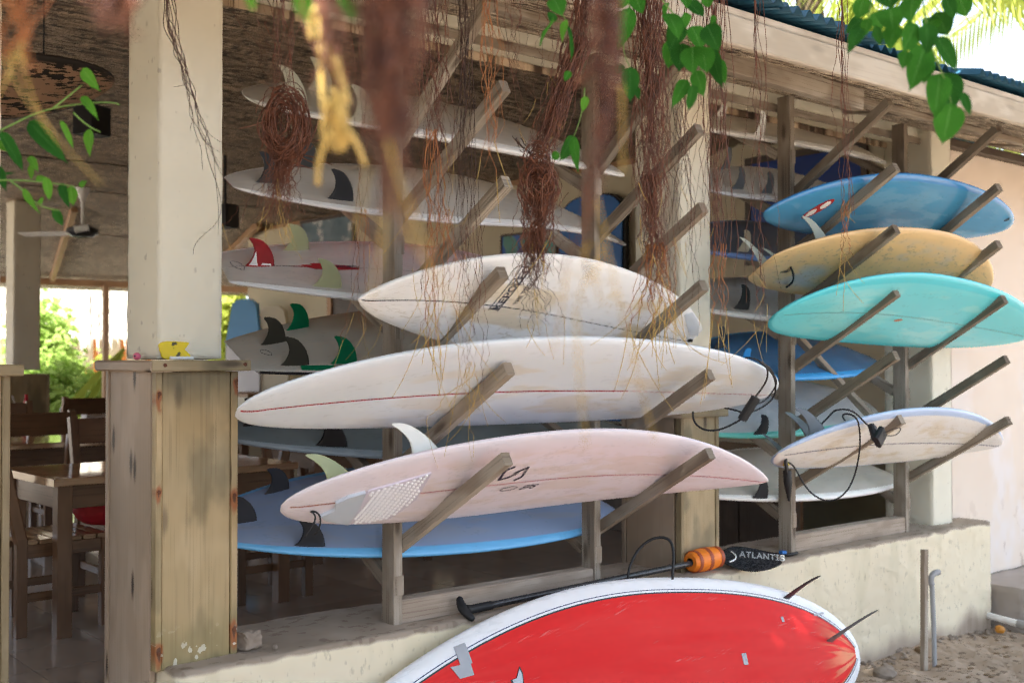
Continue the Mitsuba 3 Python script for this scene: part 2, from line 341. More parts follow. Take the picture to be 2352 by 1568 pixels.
# surfboards: uv.x runs from tail to nose, |uv.y| < 0.5 is the deck, > 0.5 the bottom
def board_fn(deck, bottom=None, rail=None, dirt=None, amt=0.0, scale=1.0, seed=0.0, spots=0.0, railw=0.07):
    bottom = deck if bottom is None else bottom
    def fn(p, n, uv):
        a = dr.abs(uv.y)
        c = mix(deck, bottom, smoothstep(0.49, 0.51, a))
        if rail is not None: c = mix(c, C(*rail), smoothstep(railw, railw * 0.75, dr.abs(a - 0.5)))
        if dirt is not None:
            f = mikit.fbm(uv.x * 11 * scale + seed, uv.y * 9 * scale, seed, octaves=4)
            wear = smoothstep(0.44, 0.28, a) * smoothstep(0.06, 0.2, uv.x) * smoothstep(0.9, 0.66, uv.x) if amt > 0 else smoothstep(0.55, 0.7, a)
            c = mix(c, C(*dirt), smoothstep(0.46, 0.66, f) * wear * abs(amt))
        if spots: c = mix(c, C(0.42, 0.33, 0.22), smoothstep(0.60, 0.80, mikit.fbm(uv.x * 70 + seed, uv.y * 38, octaves=3)) * spots * smoothstep(0.47, 0.3, a))
        sc = noise(uv.x * 150 + seed, uv.y * 60) * noise(uv.x * 23, uv.y * 14, seed)
        return c * (1.0 - 0.07 * smoothstep(0.50, 0.62, sc))
    return fn
def MB(name, *a, rough=0.28, coat=0.5, **k):
    k = {x: (C(*v) if x in ('deck', 'bottom') else v) for x, v in k.items()}
    return M(name, proc(board_fn(*[C(*x) for x in a], **k)), rough, 0.45, clearcoat=coat, clearcoat_gloss=0.9)
MB('b_pink', (0.74, 0.665, 0.71), dirt=(0.66, 0.54, 0.48), amt=0.5, seed=3.0, spots=0.1)
MB('b_white', (0.70, 0.735, 0.785), dirt=(0.68, 0.62, 0.53), amt=0.7, seed=7.0)
MB('b_waxed', (0.78, 0.775, 0.775), dirt=(0.66, 0.57, 0.43), amt=0.9, scale=0.8, seed=11.0, spots=0.35)
MB('b_bluerail', (0.76, 0.745, 0.735), rail=(0.42, 0.53, 0.74), dirt=(0.66, 0.58, 0.45), amt=0.7, seed=5.0, spots=0.2)
MB('b_turquoise', (0.13, 0.60, 0.67), rail=(0.07, 0.55, 0.64), dirt=(0.30, 0.66, 0.66), amt=0.5, seed=2.0, railw=0.10)
MB('b_tan', (0.72, 0.48, 0.235), dirt=(0.47, 0.44, 0.42), amt=1.0, scale=0.55, seed=13.7, spots=0.7)
MB('b_blue', (0.05, 0.25, 0.46), rail=(0.04, 0.22, 0.50), dirt=(0.13, 0.34, 0.52), amt=0.6, seed=6.0, rough=0.15, coat=1.0)
MB('b_softblue', (0.20, 0.33, 0.55), bottom=(0.25, 0.33, 0.50), rail=(0.14, 0.44, 0.78), dirt=(0.30, 0.34, 0.44), amt=-0.7, seed=4.0)
MB('b_grey', (0.22, 0.25, 0.28), bottom=(0.16, 0.19, 0.20), rail=(0.27, 0.32, 0.36), seed=9.0)
MB('b_cream', (0.70, 0.67, 0.62), bottom=(0.52, 0.48, 0.43), rail=(0.82, 0.81, 0.80), dirt=(0.58, 0.53, 0.46), amt=-0.5, seed=15.0)  # bottom darkened: its shade under the roof is put into the colour
MB('b_cream_green', (0.78, 0.78, 0.76), bottom=(0.47, 0.43, 0.37), dirt=(0.5, 0.44, 0.37), amt=-0.6, seed=21.0)  # bottom colour likewise lowered to carry shade
MB('b_cream_red', (0.66, 0.03, 0.04), bottom=(0.52, 0.48, 0.43), rail=(0.82, 0.81, 0.81), dirt=(0.58, 0.53, 0.46), amt=-0.5, seed=17.0)  # bottom colour holds painted shade, rail stays white
MB('b_mint', (0.56, 0.55, 0.52), rail=(0.16, 0.60, 0.50), dirt=(0.62, 0.58, 0.52), amt=-0.6, seed=19.0)
MB('b_deepblue', (0.05, 0.22, 0.50), bottom=(0.06, 0.19, 0.38), rail=(0.05, 0.36, 0.78), seed=23.0)
MB('b_slate', (0.09, 0.12, 0.17), bottom=(0.085, 0.105, 0.15), rail=(0.18, 0.30, 0.60), seed=25.0)
MB('b_supwhite', (0.80, 0.80, 0.82), dirt=(0.66, 0.64, 0.60), amt=0.4, seed=27.0)
def redpanel_fn(p, n, uv):
    c = mix(C(0.72, 0.016, 0.016), C(0.76, 0.04, 0.035), mikit.fbm(uv.x * 9, uv.y * 8, octaves=3))
    c = mix(c, C(0.80, 0.30, 0.16), smoothstep(0.46, 0.7, mikit.fbm(uv.x * 14 + 3, uv.y * 7, octaves=3)) * smoothstep(0.16, 0.03, uv.x))
    scr = noise(uv.x * 260 + uv.y * 90, uv.y * 20 - uv.x * 9) * noise(uv.x * 13, uv.y * 11, 4.0)
    return mix(c, C(0.85, 0.45, 0.42), smoothstep(0.62, 0.8, scr) * 0.22)
M('m_redpanel', proc(redpanel_fn), 0.34, 0.07, clearcoat=0.08, clearcoat_gloss=0.95)
def peel_fn(p, n, uv):
    f = mikit.fbm(uv.x * 8, uv.y * 7, 2.0, octaves=3) * 0.5 + 0.5 * noise(uv.x * 42, uv.y * 60, 8.0)
    edge = dr.abs(dr.abs(uv.y) - 0.5)
    t = smoothstep(0.44, 0.50, f + 0.12 * smoothstep(0.0, 0.2, edge) - 0.08)
    return mix(C(0.045, 0.038, 0.035), C(0.52, 0.33, 0.22), t * smoothstep(0.04, 0.09, edge))
M('m_peeled', proc(peel_fn), 0.5, 0.4)

M('m_black', rgb(0.012, 0.012, 0.014), 0.35, 0.5)
M('m_rubber', rgb(0.015, 0.015, 0.017), 0.55, 0.4)
M('m_fin_dark', rgb(0.03, 0.033, 0.04), 0.3, 0.5)
M('m_fin_grey', rgb(0.12, 0.13, 0.145), 0.3, 0.5)
M('m_fin_white', rgb(0.78, 0.79, 0.76), 0.25, 0.5)
M('m_fin_red', rgb(0.36, 0.025, 0.03), 0.25, 0.5)
M('m_white', rgb(0.86, 0.86, 0.86), 0.4, 0.4)
def thin(name, c, rough=0.3, trans=0.7, spec=0.4):
    scene[name] = {'type': 'principledthin', 'base_color': tex(c), 'roughness': rough, 'diff_trans': trans, 'eta': 1.45, 'spec_trans': 0.0}
    return name
thin('m_fin_pale', (0.66, 0.70, 0.46), trans=0.9)
thin('m_fin_milk', (0.72, 0.74, 0.66), trans=0.9)
thin('m_fin_green', (0.02, 0.33, 0.16), trans=1.0)
thin('m_fin_smoke', (0.10, 0.095, 0.075), trans=0.8)
thin('m_fin_blue', (0.05, 0.28, 0.62), trans=0.8)
M('m_redline', rgb(0.40, 0.03, 0.035), 0.4)
M('m_rustline', rgb(0.42, 0.18, 0.10), 0.4)
M('m_pinkline', rgb(0.52, 0.24, 0.25), 0.4)
M('m_darkline', rgb(0.04, 0.045, 0.06), 0.4)
M('m_greyline', rgb(0.16, 0.42, 0.42), 0.4)
M('m_blueline', rgb(0.06, 0.07, 0.16), 0.4)
def print_fn(p, n, uv): return mix(C(0.02, 0.02, 0.035), C(0.30, 0.27, 0.26), smoothstep(0.60, 0.72, mikit.fbm(p.x * 70, p.y * 70, p.z * 70, octaves=3)))
M('m_print', proc(print_fn), 0.5)
M('m_tape', rgb(0.36, 0.37, 0.40), 0.35, 0.5)
M('m_pad', rgb(0.60, 0.55, 0.63), 0.5, 0.3)
M('m_padgrey', rgb(0.50, 0.54, 0.60), 0.5, 0.3)
M('m_orange', rgb(0.85, 0.22, 0.02), 0.45, 0.4)
M('m_rust', rgb(0.13, 0.045, 0.02), 0.7)
M('m_railwood', proc(wood_fn(C(0.36, 0.285, 0.225), C(0.17, 0.12, 0.09), C(0.45, 0.37, 0.30), 0.3, 0.0, 0.7)), 0.85, 0.2, wood_bump, 0.001)
M('m_brick', rgb(0.36, 0.07, 0.025), 0.5, 0.4)
M('m_carbon', proc(lambda p, n, uv: mix(C(0.012, 0.012, 0.014), C(0.05, 0.05, 0.055), dr.select(cell_rand(dr.floor(p.x * 160), dr.floor(p.z * 220 + p.y * 150)) > 0.55, 1.0, 0.0))), 0.25, 0.5, clearcoat=0.8)
M('m_bladeprint', rgb(0.45, 0.46, 0.47), 0.5)
M('m_yellow', proc(lambda p, n, uv: mix(C(0.80, 0.60, 0.02), C(0.10, 0.08, 0.03), smoothstep(0.60, 0.68, mikit.fbm(p.x * 60, p.y * 60, p.z * 60, octaves=3)))), 0.4)
M('m_pinkball', rgb(0.72, 0.16, 0.26), 0.4)
M('m_roofblue', proc(lambda p, n, uv: mix(C(0.025, 0.12, 0.21), C(0.06, 0.19, 0.30), mikit.fbm(p.x * 6, p.y * 6, octaves=3))), 0.45, 0.5)
M('m_steel', rgb(0.45, 0.45, 0.46), 0.35, 0.6, metallic=0.6)
M('m_pvc', rgb(0.36, 0.36, 0.37), 0.4, 0.4)
M('m_stone', proc(lambda p, n, uv: mix(C(0.36, 0.29, 0.235), C(0.20, 0.16, 0.13), mikit.fbm(p.x * 30, p.y * 30, p.z * 30, octaves=4))), 0.9, 0.1, lowwall_bump, 0.02)
M('m_debris', rgb(0.17, 0.11, 0.06), 0.8)
M('m_added_patio', proc(lambda p, n, uv: mix(C(0.70, 0.66, 0.60), C(0.60, 0.55, 0.48), mikit.fbm(p.x * 2, p.y * 2, octaves=3))), 0.8, 0.2)
M('m_fruit', rgb(0.50, 0.21, 0.03), 0.5)
M('m_redcloth', rgb(0.45, 0.02, 0.03), 0.6)
M('m_paper', rgb(0.66, 0.60, 0.55), 0.7)
def painting_fn(p, n, uv):
    c = mix(C(0.02, 0.09, 0.36), C(0.05, 0.16, 0.50), mikit.fbm(p.y * 5, p.z * 5, octaves=3))
    c = mix(c, C(0.30, 0.16, 0.14), smoothstep(0.54, 0.60, mikit.fbm(p.y * 3 + 4, p.z * 4, octaves=3)))
    return mix(c, C(0.10, 0.30, 0.26), smoothstep(0.60, 0.64, mikit.fbm(p.y * 6 + 8, p.z * 6, octaves=2)))
M('m_painting', proc(painting_fn), 0.4)
M('m_seapicture', proc(lambda p, n, uv: mix(mix(C(0.10, 0.16, 0.20), C(0.26, 0.33, 0.37), mikit.fbm(p.y * 4, p.z * 9, octaves=4)), C(0.6, 0.6, 0.58), smoothstep(0.58, 0.68, mikit.fbm(p.y * 6, p.z * 6, 3.0, octaves=3)))), 0.25)
M('m_bluepicture', rgb(0.015, 0.05, 0.26), 0.3)
M('m_bluefoam', rgb(0.03, 0.16, 0.48), 0.5)
M('m_skyfoam', proc(lambda p, n, uv: mix(C(0.10, 0.33, 0.62), C(0.70, 0.68, 0.70), smoothstep(1.82, 1.80, p.z))), 0.4)
M('m_cream', rgb(0.62, 0.56, 0.43), 0.6)

# plants
def root_fn(a, b):
    def fn(p, n, uv): return mix(a, b, noise(p.x * 60, p.y * 60, p.z * 25)) * (0.7 + 0.6 * noise(p.x * 300, p.y * 300, p.z * 40))
    return fn
M('m_root', proc(root_fn(C(0.085, 0.026, 0.014), C(0.19, 0.062, 0.028))), 0.45, 0.5)
M('m_root_dark', proc(root_fn(C(0.045, 0.022, 0.015), C(0.10, 0.045, 0.028))), 0.5, 0.4)
M('m_root_orange', proc(root_fn(C(0.30, 0.09, 0.03), C(0.42, 0.17, 0.05))), 0.45, 0.4)
M('m_root_tip', proc(root_fn(C(0.44, 0.28, 0.06), C(0.56, 0.39, 0.13))), 0.5, 0.4)
def leaf_fn(a, b, vein):
    def fn(p, n, uv):
        c = mix(a, b, mikit.fbm(p.x * 20, p.y * 20, p.z * 20, octaves=2))
        c = mix(c, vein, smoothstep(0.05, 0.01, dr.abs(uv.y)) * 0.6)
        side = dr.abs(uv.x * 9 - dr.abs(uv.y) * 3.2); side = side - dr.floor(side)
        return mix(c, vein, smoothstep(0.10, 0.0, dr.minimum(side, 1 - side)) * 0.3)
    return fn
thin('m_leaf', proc(leaf_fn(C(0.035, 0.155, 0.018), C(0.065, 0.24, 0.03), C(0.2, 0.42, 0.12))), 0.28, 0.75)
thin('m_leaf_dark', proc(leaf_fn(C(0.018, 0.085, 0.014), C(0.035, 0.14, 0.022), C(0.1, 0.25, 0.07))), 0.25, 0.45)
thin('m_leaf_bright', proc(leaf_fn(C(0.09, 0.29, 0.025), C(0.14, 0.37, 0.04), C(0.36, 0.58, 0.2))), 0.35, 0.9)
thin('m_palm', proc(lambda p, n, uv: mix(C(0.36, 0.42, 0.06), C(0.52, 0.54, 0.14), mikit.fbm(p.x * 2, p.y * 2, p.z * 2, octaves=2))), 0.4, 1.0)
thin('m_bush', proc(lambda p, n, uv: mix(C(0.32, 0.47, 0.09), C(0.50, 0.60, 0.20), mikit.fbm(p.x * 3, p.y * 3, p.z * 3, octaves=2))), 0.5, 0.9)
M('m_twig', rgb(0.16, 0.28, 0.06), 0.5)
M('m_bark', rgb(0.12, 0.08, 0.05), 0.9)
M('m_straw', proc(lambda p, n, uv: mix(C(0.62, 0.56, 0.47), C(0.36, 0.30, 0.24), noise(p.x * 30, p.y * 30, p.z * 3))), 0.9)
M('m_orangewood', rgb(0.50, 0.17, 0.04), 0.5)
scene['m_glass'] = {'type': 'thindielectric', 'int_ior': 1.5}

# ------------------------------------------------------------------ ground, floor, low wall
def sheet(xs, ys, zf):
    X, Y = np.meshgrid(xs, ys, indexing='ij')
    V = np.stack([X, Y, zf(X, Y)], -1).reshape(-1, 3)
    return V, grid_faces(len(xs), len(ys))
def sand_z(x, y):
    P = np.stack([np.asarray(x, float), np.asarray(y, float), 0 * np.asarray(x, float)], -1)
    near = np.clip(1 - np.hypot(P[..., 0] - 4.5, P[..., 1] + 1) / 6, 0, 1)
    return -0.03 + near * (0.10 * (meshkit.fbm(P * 1.9, 3, 5) - 0.5) + 0.05 * (meshkit.fbm(P * 9, 3, 8) - 0.5)) - 0.02
xs = np.concatenate([np.linspace(-300, -6, 12), np.linspace(-5, 2.4, 20), np.linspace(2.5, 7, 170), np.linspace(7.3, 300, 16)])
ys = np.concatenate([np.linspace(-300, -6, 12), np.linspace(-5, -1.7, 14), np.linspace(-1.6, 0.2, 80), np.linspace(0.5, 22, 20), np.linspace(25, 300, 12)])
V, F = sheet(xs, ys, sand_z)
V[:, 2] -= np.where((V[:, 1] > 0.3) & (V[:, 1] < 14.2), 0.2, 0)
add('sand_ground', (V, F), 'm_sand', kind='structure', smooth=True, label='trampled brown beach sand in front of the low wall')

def visible(P, margin=1.04):
    d = np.asarray(P, float) - CAM
    z = d @ FWD
    return z > 0.3 and abs(d @ RIGHT) / z * FPX < 1176 * margin and abs(d @ UP) / z * FPX < 784 * margin
fl = key('tiled_floor'); labels[fl] = {'label': 'glossy beige tiled floor inside the open dining hall', 'kind': 'structure'}
add('slab', box(-4.8, 5.4, 0.42, 14.1, -0.25, 0.333, 0.0, 'x'), 'm_grout', fl)
cells = [(-4.8 + 0.4 * i, 0.45 + 0.4 * j) for i in range(25) for j in range(34)]
cells = sorted((c for c in cells if visible([c[0] + 0.2, c[1] + 0.2, 0.34], 1.1)), key=lambda c: np.hypot(c[0] - CAM[0], c[1] - CAM[1]))
def tile(x, y): return box(x + 0.002, x + 0.398, y + 0.002, y + 0.398, 0.325, 0.34, 0.0015, 'z')
for c in cells[:290]: add('tile', tile(*c), 'm_tile', fl)
if cells[290:]: add('tile_field', join(*[tile(*c) for c in cells[290:]]), 'm_tile', fl, kind='stuff')

def rough_box(x0, x1, y0, y1, z0, z1, nx, ny, nz, amp, r=0.012, freq=9, seed=1):
    """A box with worn, wavy faces and rounded edges."""
    m = trimesh.creation.box((x1 - x0, y1 - y0, z1 - z0))
    P, F = [], []
    def face(o, a, b, na, nb):
        u, v = np.meshgrid(np.linspace(0, 1, na), np.linspace(0, 1, nb), indexing='ij')
        at = sum(len(p) for p in P)
        P.append((o + u[..., None] * a + v[..., None] * b).reshape(-1, 3)); F.append(grid_faces(na, nb) + at)
    o = np.array([x0, y0, z0]); X, Y, Z = np.array([x1 - x0, 0, 0]), np.array([0, y1 - y0, 0]), np.array([0, 0, z1 - z0])
    face(o, X, Z, nx, nz); face(o + Y, Z, X, nz, nx); face(o, Z, Y, nz, ny); face(o + X, Y, Z, ny, nz); face(o, Y, X, ny, nx); face(o + Z, X, Y, nx, ny)
    V, F = np.vstack(P), np.vstack(F)
    lo, hi = np.array([x0, y0, z0]), np.array([x1, y1, z1])
    c = np.clip(V, lo + r, hi - r); d = V - c; L = np.linalg.norm(d, axis=1, keepdims=True)
    V = c + d / np.maximum(L, 1e-9) * np.minimum(L, r)
    off = np.stack([meshkit.fbm(V * freq + 31 * k, 4, seed + k) - 0.5 for k in range(3)], -1)
    m = trimesh.Trimesh(V + amp * off, F, process=False); m.merge_vertices()
    return m
lw = thing('low_wall', 'low cream plastered wall with worn bare concrete top under the surfboard racks', 'wall')
add('body', rough_box(0.03, 5.47, -0.10, 0.41, -0.35, 0.61, 330, 34, 60, 0.022, 0.016, 7, 4), 'm_lowwall', lw, smooth=True)
add('added_patio', box(-9, 15, 14.3, 23.0, -0.6, 0.06, 0.01, 'x'), 'm_added_patio', kind='structure', label='pale patio added beyond the open back to bounce light onto the veranda ceiling')  # added pale slab, reflects sunlight up to the veranda ceiling
# flaked mortar crumbs along the wall's foot
rng = random.Random(5)
def rock(c, r, seed, sq=(1, 1, 1)):
    m = trimesh.creation.icosphere(2, r)
    v = np.array(m.vertices) * (1 + 0.7 * (meshkit.fbm(np.array(m.vertices) / r * 1.3 + seed * 7, 3, seed) - 0.5))[:, None] * np.array(sq)
    return v + np.asarray(c), np.array(m.faces)

# ------------------------------------------------------------------ pillars
def pillar(name_label, x0, x1, y0, y1, zb, zt, clad=None, shaft_mat='m_plaster', trim=True, top=3.06):
    """Plaster shaft; clad = (x0, x1, y0, y1) of the timber casing round its foot."""
    t = thing('pillar', name_label, 'pillar')
    zs = zt if clad else zb
    add('shaft', rough_box(x0, x1, y0, y1, zs, top, 14, 16, 90, 0.007, 0.007, 11, int(abs(x0) * 10) + 2), shaft_mat, t, smooth=True)
    if clad:
        a, b, c, d = clad
        wl = 0.036
        # front: corner strip, panel, edge strip; left side: two boards; the other two sides one board each
        fm_ = 'm_clad_front' if x0 == 0.03 else 'm_cladding'
        add('corner_strip', box(a, a + 0.022, c - 0.002, c + wl, zb, zt - 0.042), fm_, t)
        add('front_panel', box(a + 0.024, b - 0.028, c + 0.004, c + 0.024, zb, zt - 0.042), fm_, t)
        add('edge_strip', box(b - 0.026, b, c, c + wl, zb, zt - 0.042), fm_, t)
        add('side_board', box(a + 0.002, a + 0.022, c + wl + 0.012, d - 0.03, 0.3, zt - 0.042), 'm_clad_side', t)
        add('side_strip', box(a - 0.004, a + 0.02, d - 0.028, d, 0.3, zt - 0.042), 'm_clad_side', t)
        add('back_panel', box(a + 0.024, b - 0.024, d - 0.02, d, 0.3, zt - 0.042), 'm_clad_side', t)
        add('right_board', box(b - 0.022, b - 0.002, c + 0.04, d - 0.004, 0.6, zt - 0.042), 'm_clad_side', t)
        if trim:
            o = 0.032
            add('trim_front', box(a - o + 0.006, b + o, c - o, c + 0.055, zt - 0.04, zt - 0.002, 0.004, 'x'), 'm_cladding', t)
            add('trim_left', box(a - o, a + 0.05, c - o + 0.004, d + o, zt - 0.042, zt - 0.004, 0.006, 'y'), 'm_clad_side', t)
            add('trim_right', box(b - 0.02, b + o - 0.003, c + 0.057, d + o, zt - 0.04, zt - 0.003, 0.004, 'y'), 'm_clad_side', t)
            add('trim_back', box(a + 0.052, b - 0.022, d - 0.02, d + o - 0.004, zt - 0.04, zt - 0.003, 0.004, 'x'), 'm_clad_side', t)
            add('trim_fill', box(a + 0.05, b - 0.02, c + 0.05, d - 0.02, zt - 0.03, zt - 0.006, 0.0, 'x'), 'm_clad_side', t)
    return t
p1 = pillar('nearest cream pillar, its foot cased in mouldy boards, left of the surfboards', 0.03, 0.267, 0.06, 0.339, 0.60, 1.645, (0.0, 0.30, 0.0, 0.45), top=3.55)
for sx, sz, dy in ((0.018, 1.626, -0.0335), (0.31, 1.628, -0.0335), (0.292, 1.57, -0.0015), (0.011, 1.53, -0.004), (0.013, 0.66, -0.004), (0.288, 0.70, -0.0015), (0.287, 1.17, -0.0015), (0.011, 1.20, -0.004)):
    m = trimesh.creation.icosphere(1, 0.007); v = np.array(m.vertices) * [1, 0.25, 1] + [sx, dy, sz]
    add('screw', (v, np.array(m.faces)), 'm_rust', p1, smooth=True)
pillar('cream pillar standing between the two surfboard racks, timber casing at its foot', 2.655, 2.89, 0.03, 0.33, 0.60, 1.40, (2.628, 2.915, 0.0, 0.40), top=3.10)
pillar('bare cream pillar on the far end of the low wall beside the pinkish wall', 4.99, 5.23, 0.03, 0.36, 0.59, 0.6, None, top=3.08)
pillar('cream pillar at the left picture edge with its brown casing', -0.76, -0.40, 0.34, 0.66, 0.3, 1.63, (-0.80, -0.377, 0.30, 0.70), top=3.6)
pillar('farther cream pillar inside the hall, left of the garden opening', 2.16, 2.44, 9.0, 9.28, 0.3, 1.52, (2.09, 2.52, 8.93, 9.35), trim=False, top=3.34)

# yellow broken fin and pink ball on the trim of the nearest pillar
from shapely.geometry import Polygon
def plate(outline, t, o, x, y, bev=0.0):
    """A flat outline (metres) extruded by t, laid at o with axes x and y."""
    m = trimesh.creation.extrude_polygon(Polygon(outline), t, engine='earcut')
    x, y = unit(x), unit(y); z = np.cross(x, y)
    return np.asarray(m.vertices) @ np.stack([x, y, z]) + o, np.asarray(m.faces)
out = np.array([(8, 12), (20, 4), (38, 0), (112, 3), (124, 6), (118, 14), (104, 30), (125, 48), (130, 60), (124, 64), (40, 64), (24, 61), (18, 54), (10, 26)]) * [1, -1] + [0, 64]
bf = thing('broken_fin', 'broken yellow surfboard fin standing on the trim of the nearest pillar', 'fin')
add('blade', plate(out * 0.00098, 0.008, np.array([0.022, 0.048, 1.645]), (1, 0.1, 0), (0, 0.12, 1)), 'm_yellow', bf)
add('root_edge', box(0.065, 0.150, 0.035, 0.046, 1.6455, 1.656, 0.002, 'x'), 'm_white', bf)
m = trimesh.creation.icosphere(3, 0.013)
pb = thing('pink_ball', 'small pink ball with a hole on the trim beside the yellow fin', 'ball')
add('ball', (np.array(m.vertices) + [0.0 - 0.004, 0.155, 1.656], np.array(m.faces)), 'm_pinkball', pb, smooth=True)
add('hole', tube([[-0.0145, 0.147, 1.657], [-0.017, 0.144, 1.657]], 0.003, 8), 'm_black', pb)

# broken block and chips on the wall top beside the nearest pillar
bl = rough_box(-0.038, 0.038, -0.032, 0.032, -0.032, 0.032, 18, 18, 18, 0.034, 0.006, 26, 3)
v = np.array(bl.vertices) @ np.array([[0.94, 0.34, 0], [-0.34, 0.94, 0], [0, 0, 1]])
add('concrete_chunk', (v + [0.352, 0.03, 0.648], np.array(bl.faces)), 'm_stone', label='broken lump of grey concrete on the wall top against the nearest pillar', cat='rubble', smooth=40)
add('concrete_chip', rock((0.43, -0.03, 0.620), 0.010, 4), 'm_stone', label='tiny concrete chip beside the broken lump on the wall', cat='rubble')

# ------------------------------------------------------------------ walls, lintel, ceiling, roof
lf = thing('unseen_left_wall', 'cream wall out of view on the left, placed to darken the nearest pillar', 'wall')  # unseen wall, placed to cut the light from the left
add('body', box(-4.5, -4.38, 0.32, 5.6, 0.1, 3.5, 0.0, 'y'), 'm_plaster', lf)
ew = thing('end_wall', 'cream inside wall at the right end of the hall hung with pictures', 'wall')
add('body', box(5.45, 5.6, 0.40, 10.1, 0.1, 3.5, 0.0, 'y'), 'm_endwall', ew)
add('timber_strip', box(5.425, 5.45, 3.0, 10.1, 3.30, 3.345, 0.002, 'y'), 'm_trimwood', ew)
pw = thing('pink_wall', 'patchy pinkish plastered wall right of the last pillar', 'wall')
add('body', rough_box(5.24, 7.6, 0.12, 0.395, -0.3, 3.09, 90, 5, 60, 0.012, 0.01, 3, 9), 'm_pinkwall', pw, smooth=True)
st = thing('concrete_step', 'grey concrete step at the foot of the pinkish wall', 'step')
add('block', rough_box(5.50, 7.6, -0.30, 0.118, -0.35, 0.20, 70, 12, 14, 0.02, 0.012, 6, 12), 'm_concrete', st, smooth=True)
ln = thing('lintel_beam', 'cream concrete lintel joining the tops of the pillars', 'beam')
add('beam', rough_box(0.27, 5.45, 0.12, 0.33, 3.03, 3.14, 120, 8, 8, 0.012, 0.008, 6, 5), 'm_plaster', ln, smooth=True)
add('timber_edge', box(0.27, 5.2, 0.10, 0.118, 2.99, 3.03, 0.002, 'x'), 'm_weathered', ln)
add('plate_beam', box(5.24, 7.6, 0.04, 0.11, 3.0, 3.055, 0.004, 'x'), 'm_darkwood', ln)
ce = thing('woven_ceiling', 'dark woven bamboo mat ceiling over the dining hall', 'ceiling')
add('mat', box(-4.4, 5.45, 0.315, 9.4, 3.352, 3.362, 0.0, 'x'), 'm_mat', ce)
add('edge_board', box(-4.4, 5.45, 0.335, 0.35, 3.0, 3.36, 0.0, 'x'), 'm_mat', ce)
for yy, zz in ((6.2, 3.349), (7.9, 3.349)): add('batten', box(-4.3, 5.4, yy, yy + 0.02, 3.343, 3.352, 0.001, 'x'), 'm_darkwood', ce)
vr = thing('veranda_roof', 'pale woven roof slope over the garden side veranda with brown rafters', 'roof')
def slope(x0, x1, ya, za, yb, zb, t):
    return beam([x0 + (x1 - x0) / 2, ya, za], [x0 + (x1 - x0) / 2, yb, zb], x1 - x0, t, (0, 0, 1), 0.0)
add('mat', slope(-4.4, 12, 9.3, 3.40, 15.2, 2.78, 0.012), 'm_mat_pale', vr)
for xx in (0.2, 2.9, 5.2, 7.6, 10.2): add('rafter', beam([xx, 9.3, 3.345], [xx + 1.3, 14.1, 2.84], 0.07, 0.09), 'm_trimwood', vr)
add('eave_beam', box(-4.4, 12, 13.98, 14.06, 2.76, 2.86, 0.004, 'x'), 'm_trimwood', vr)
for xx in (-1.0, 1.9, 4.97, 8.0, 11.0): add('post', box(xx - 0.04, xx + 0.04, 13.9, 13.98, -0.2, 2.80), 'm_trimwood', vr)

rf = thing('blue_roof', 'blue corrugated metal roof with a weathered fascia and woven soffit', 'roof')
add('fascia', beam([-4, -0.905, 2.905], [7.6, -0.905, 2.905], 0.035, 0.115, (0, 0, 1), 0.006), 'm_fascia', rf)
add('fascia_cap', beam([-4, -0.895, 2.982], [7.6, -0.895, 2.982], 0.03, 0.03, (0, 0, 1), 0.004), 'm_fascia', rf)
add('soffit', slope(-4, 7.6, -0.885, 2.875, 0.06, 3.075, 0.01), 'm_mat_pale', rf)
add('purlin', box(-4, 7.6, -0.48, -0.44, 2.925, 2.955, 0.003, 'x'), 'm_weathered', rf)
add('brace_beam', beam([1.9, -0.62, 2.905], [3.08, -0.70, 2.845], 0.05, 0.095, (0, 0, 1), 0.004), 'm_weathered', rf)
for xx in (-0.6, 1.0, 2.6, 4.1, 5.6, 7.1): add('rafter', beam([xx, -0.86, 2.90], [xx, 0.05, 3.075], 0.05, 0.05), 'm_weathered', rf)
def corrugated(x0, x1, ya, za, yb, zb, seed):
    n = int((x1 - x0) / 0.0076) + 1
    x = np.linspace(x0, x1, n); w = 0.018 * np.cos(2 * np.pi * x / 0.076)
    t = np.linspace(0, 1, 6); r = random.Random(seed)
    Y = ya + (yb - ya) * t; Z = za + (zb - za) * t
    top = np.stack([np.repeat(x[:, None], 6, 1), np.repeat(Y[None], n, 0), Z[None] + w[:, None]], -1)
    V = np.vstack([top.reshape(-1, 3), (top - [0, 0, 0.0012]).reshape(-1, 3)])
    F = grid_faces(n, 6); k = n * 6; i = np.arange(n - 1)
    edge = np.vstack([np.stack([i * 6, (i + 1) * 6, (i + 1) * 6 + k], 1), np.stack([i * 6, (i + 1) * 6 + k, i * 6 + k], 1)])
    return V, np.vstack([F, F[:, ::-1] + k, edge])
x = -4.0
i = 0
while x < 7.0:
    back = 0.22 if 2.85 < x < 3.3 else (0.05 if x > 3.2 and x < 4 else 0.0)
    add('sheet', corrugated(x, x + 0.79, -1.035 + back + 0.02 * ((i * 7) % 3), 3.022 + 0.004 * (i % 2) + back * 0.2, 6.5, 4.55, i), 'm_roofblue', rf, smooth=True)
    x += 0.76 if not 2.0 < x < 2.4 else 0.85
    i += 1
add('rear_slope', slope(-4, 7.6, 6.5, 4.55, 9.35, 3.46, 0.01), 'm_roofblue', rf)

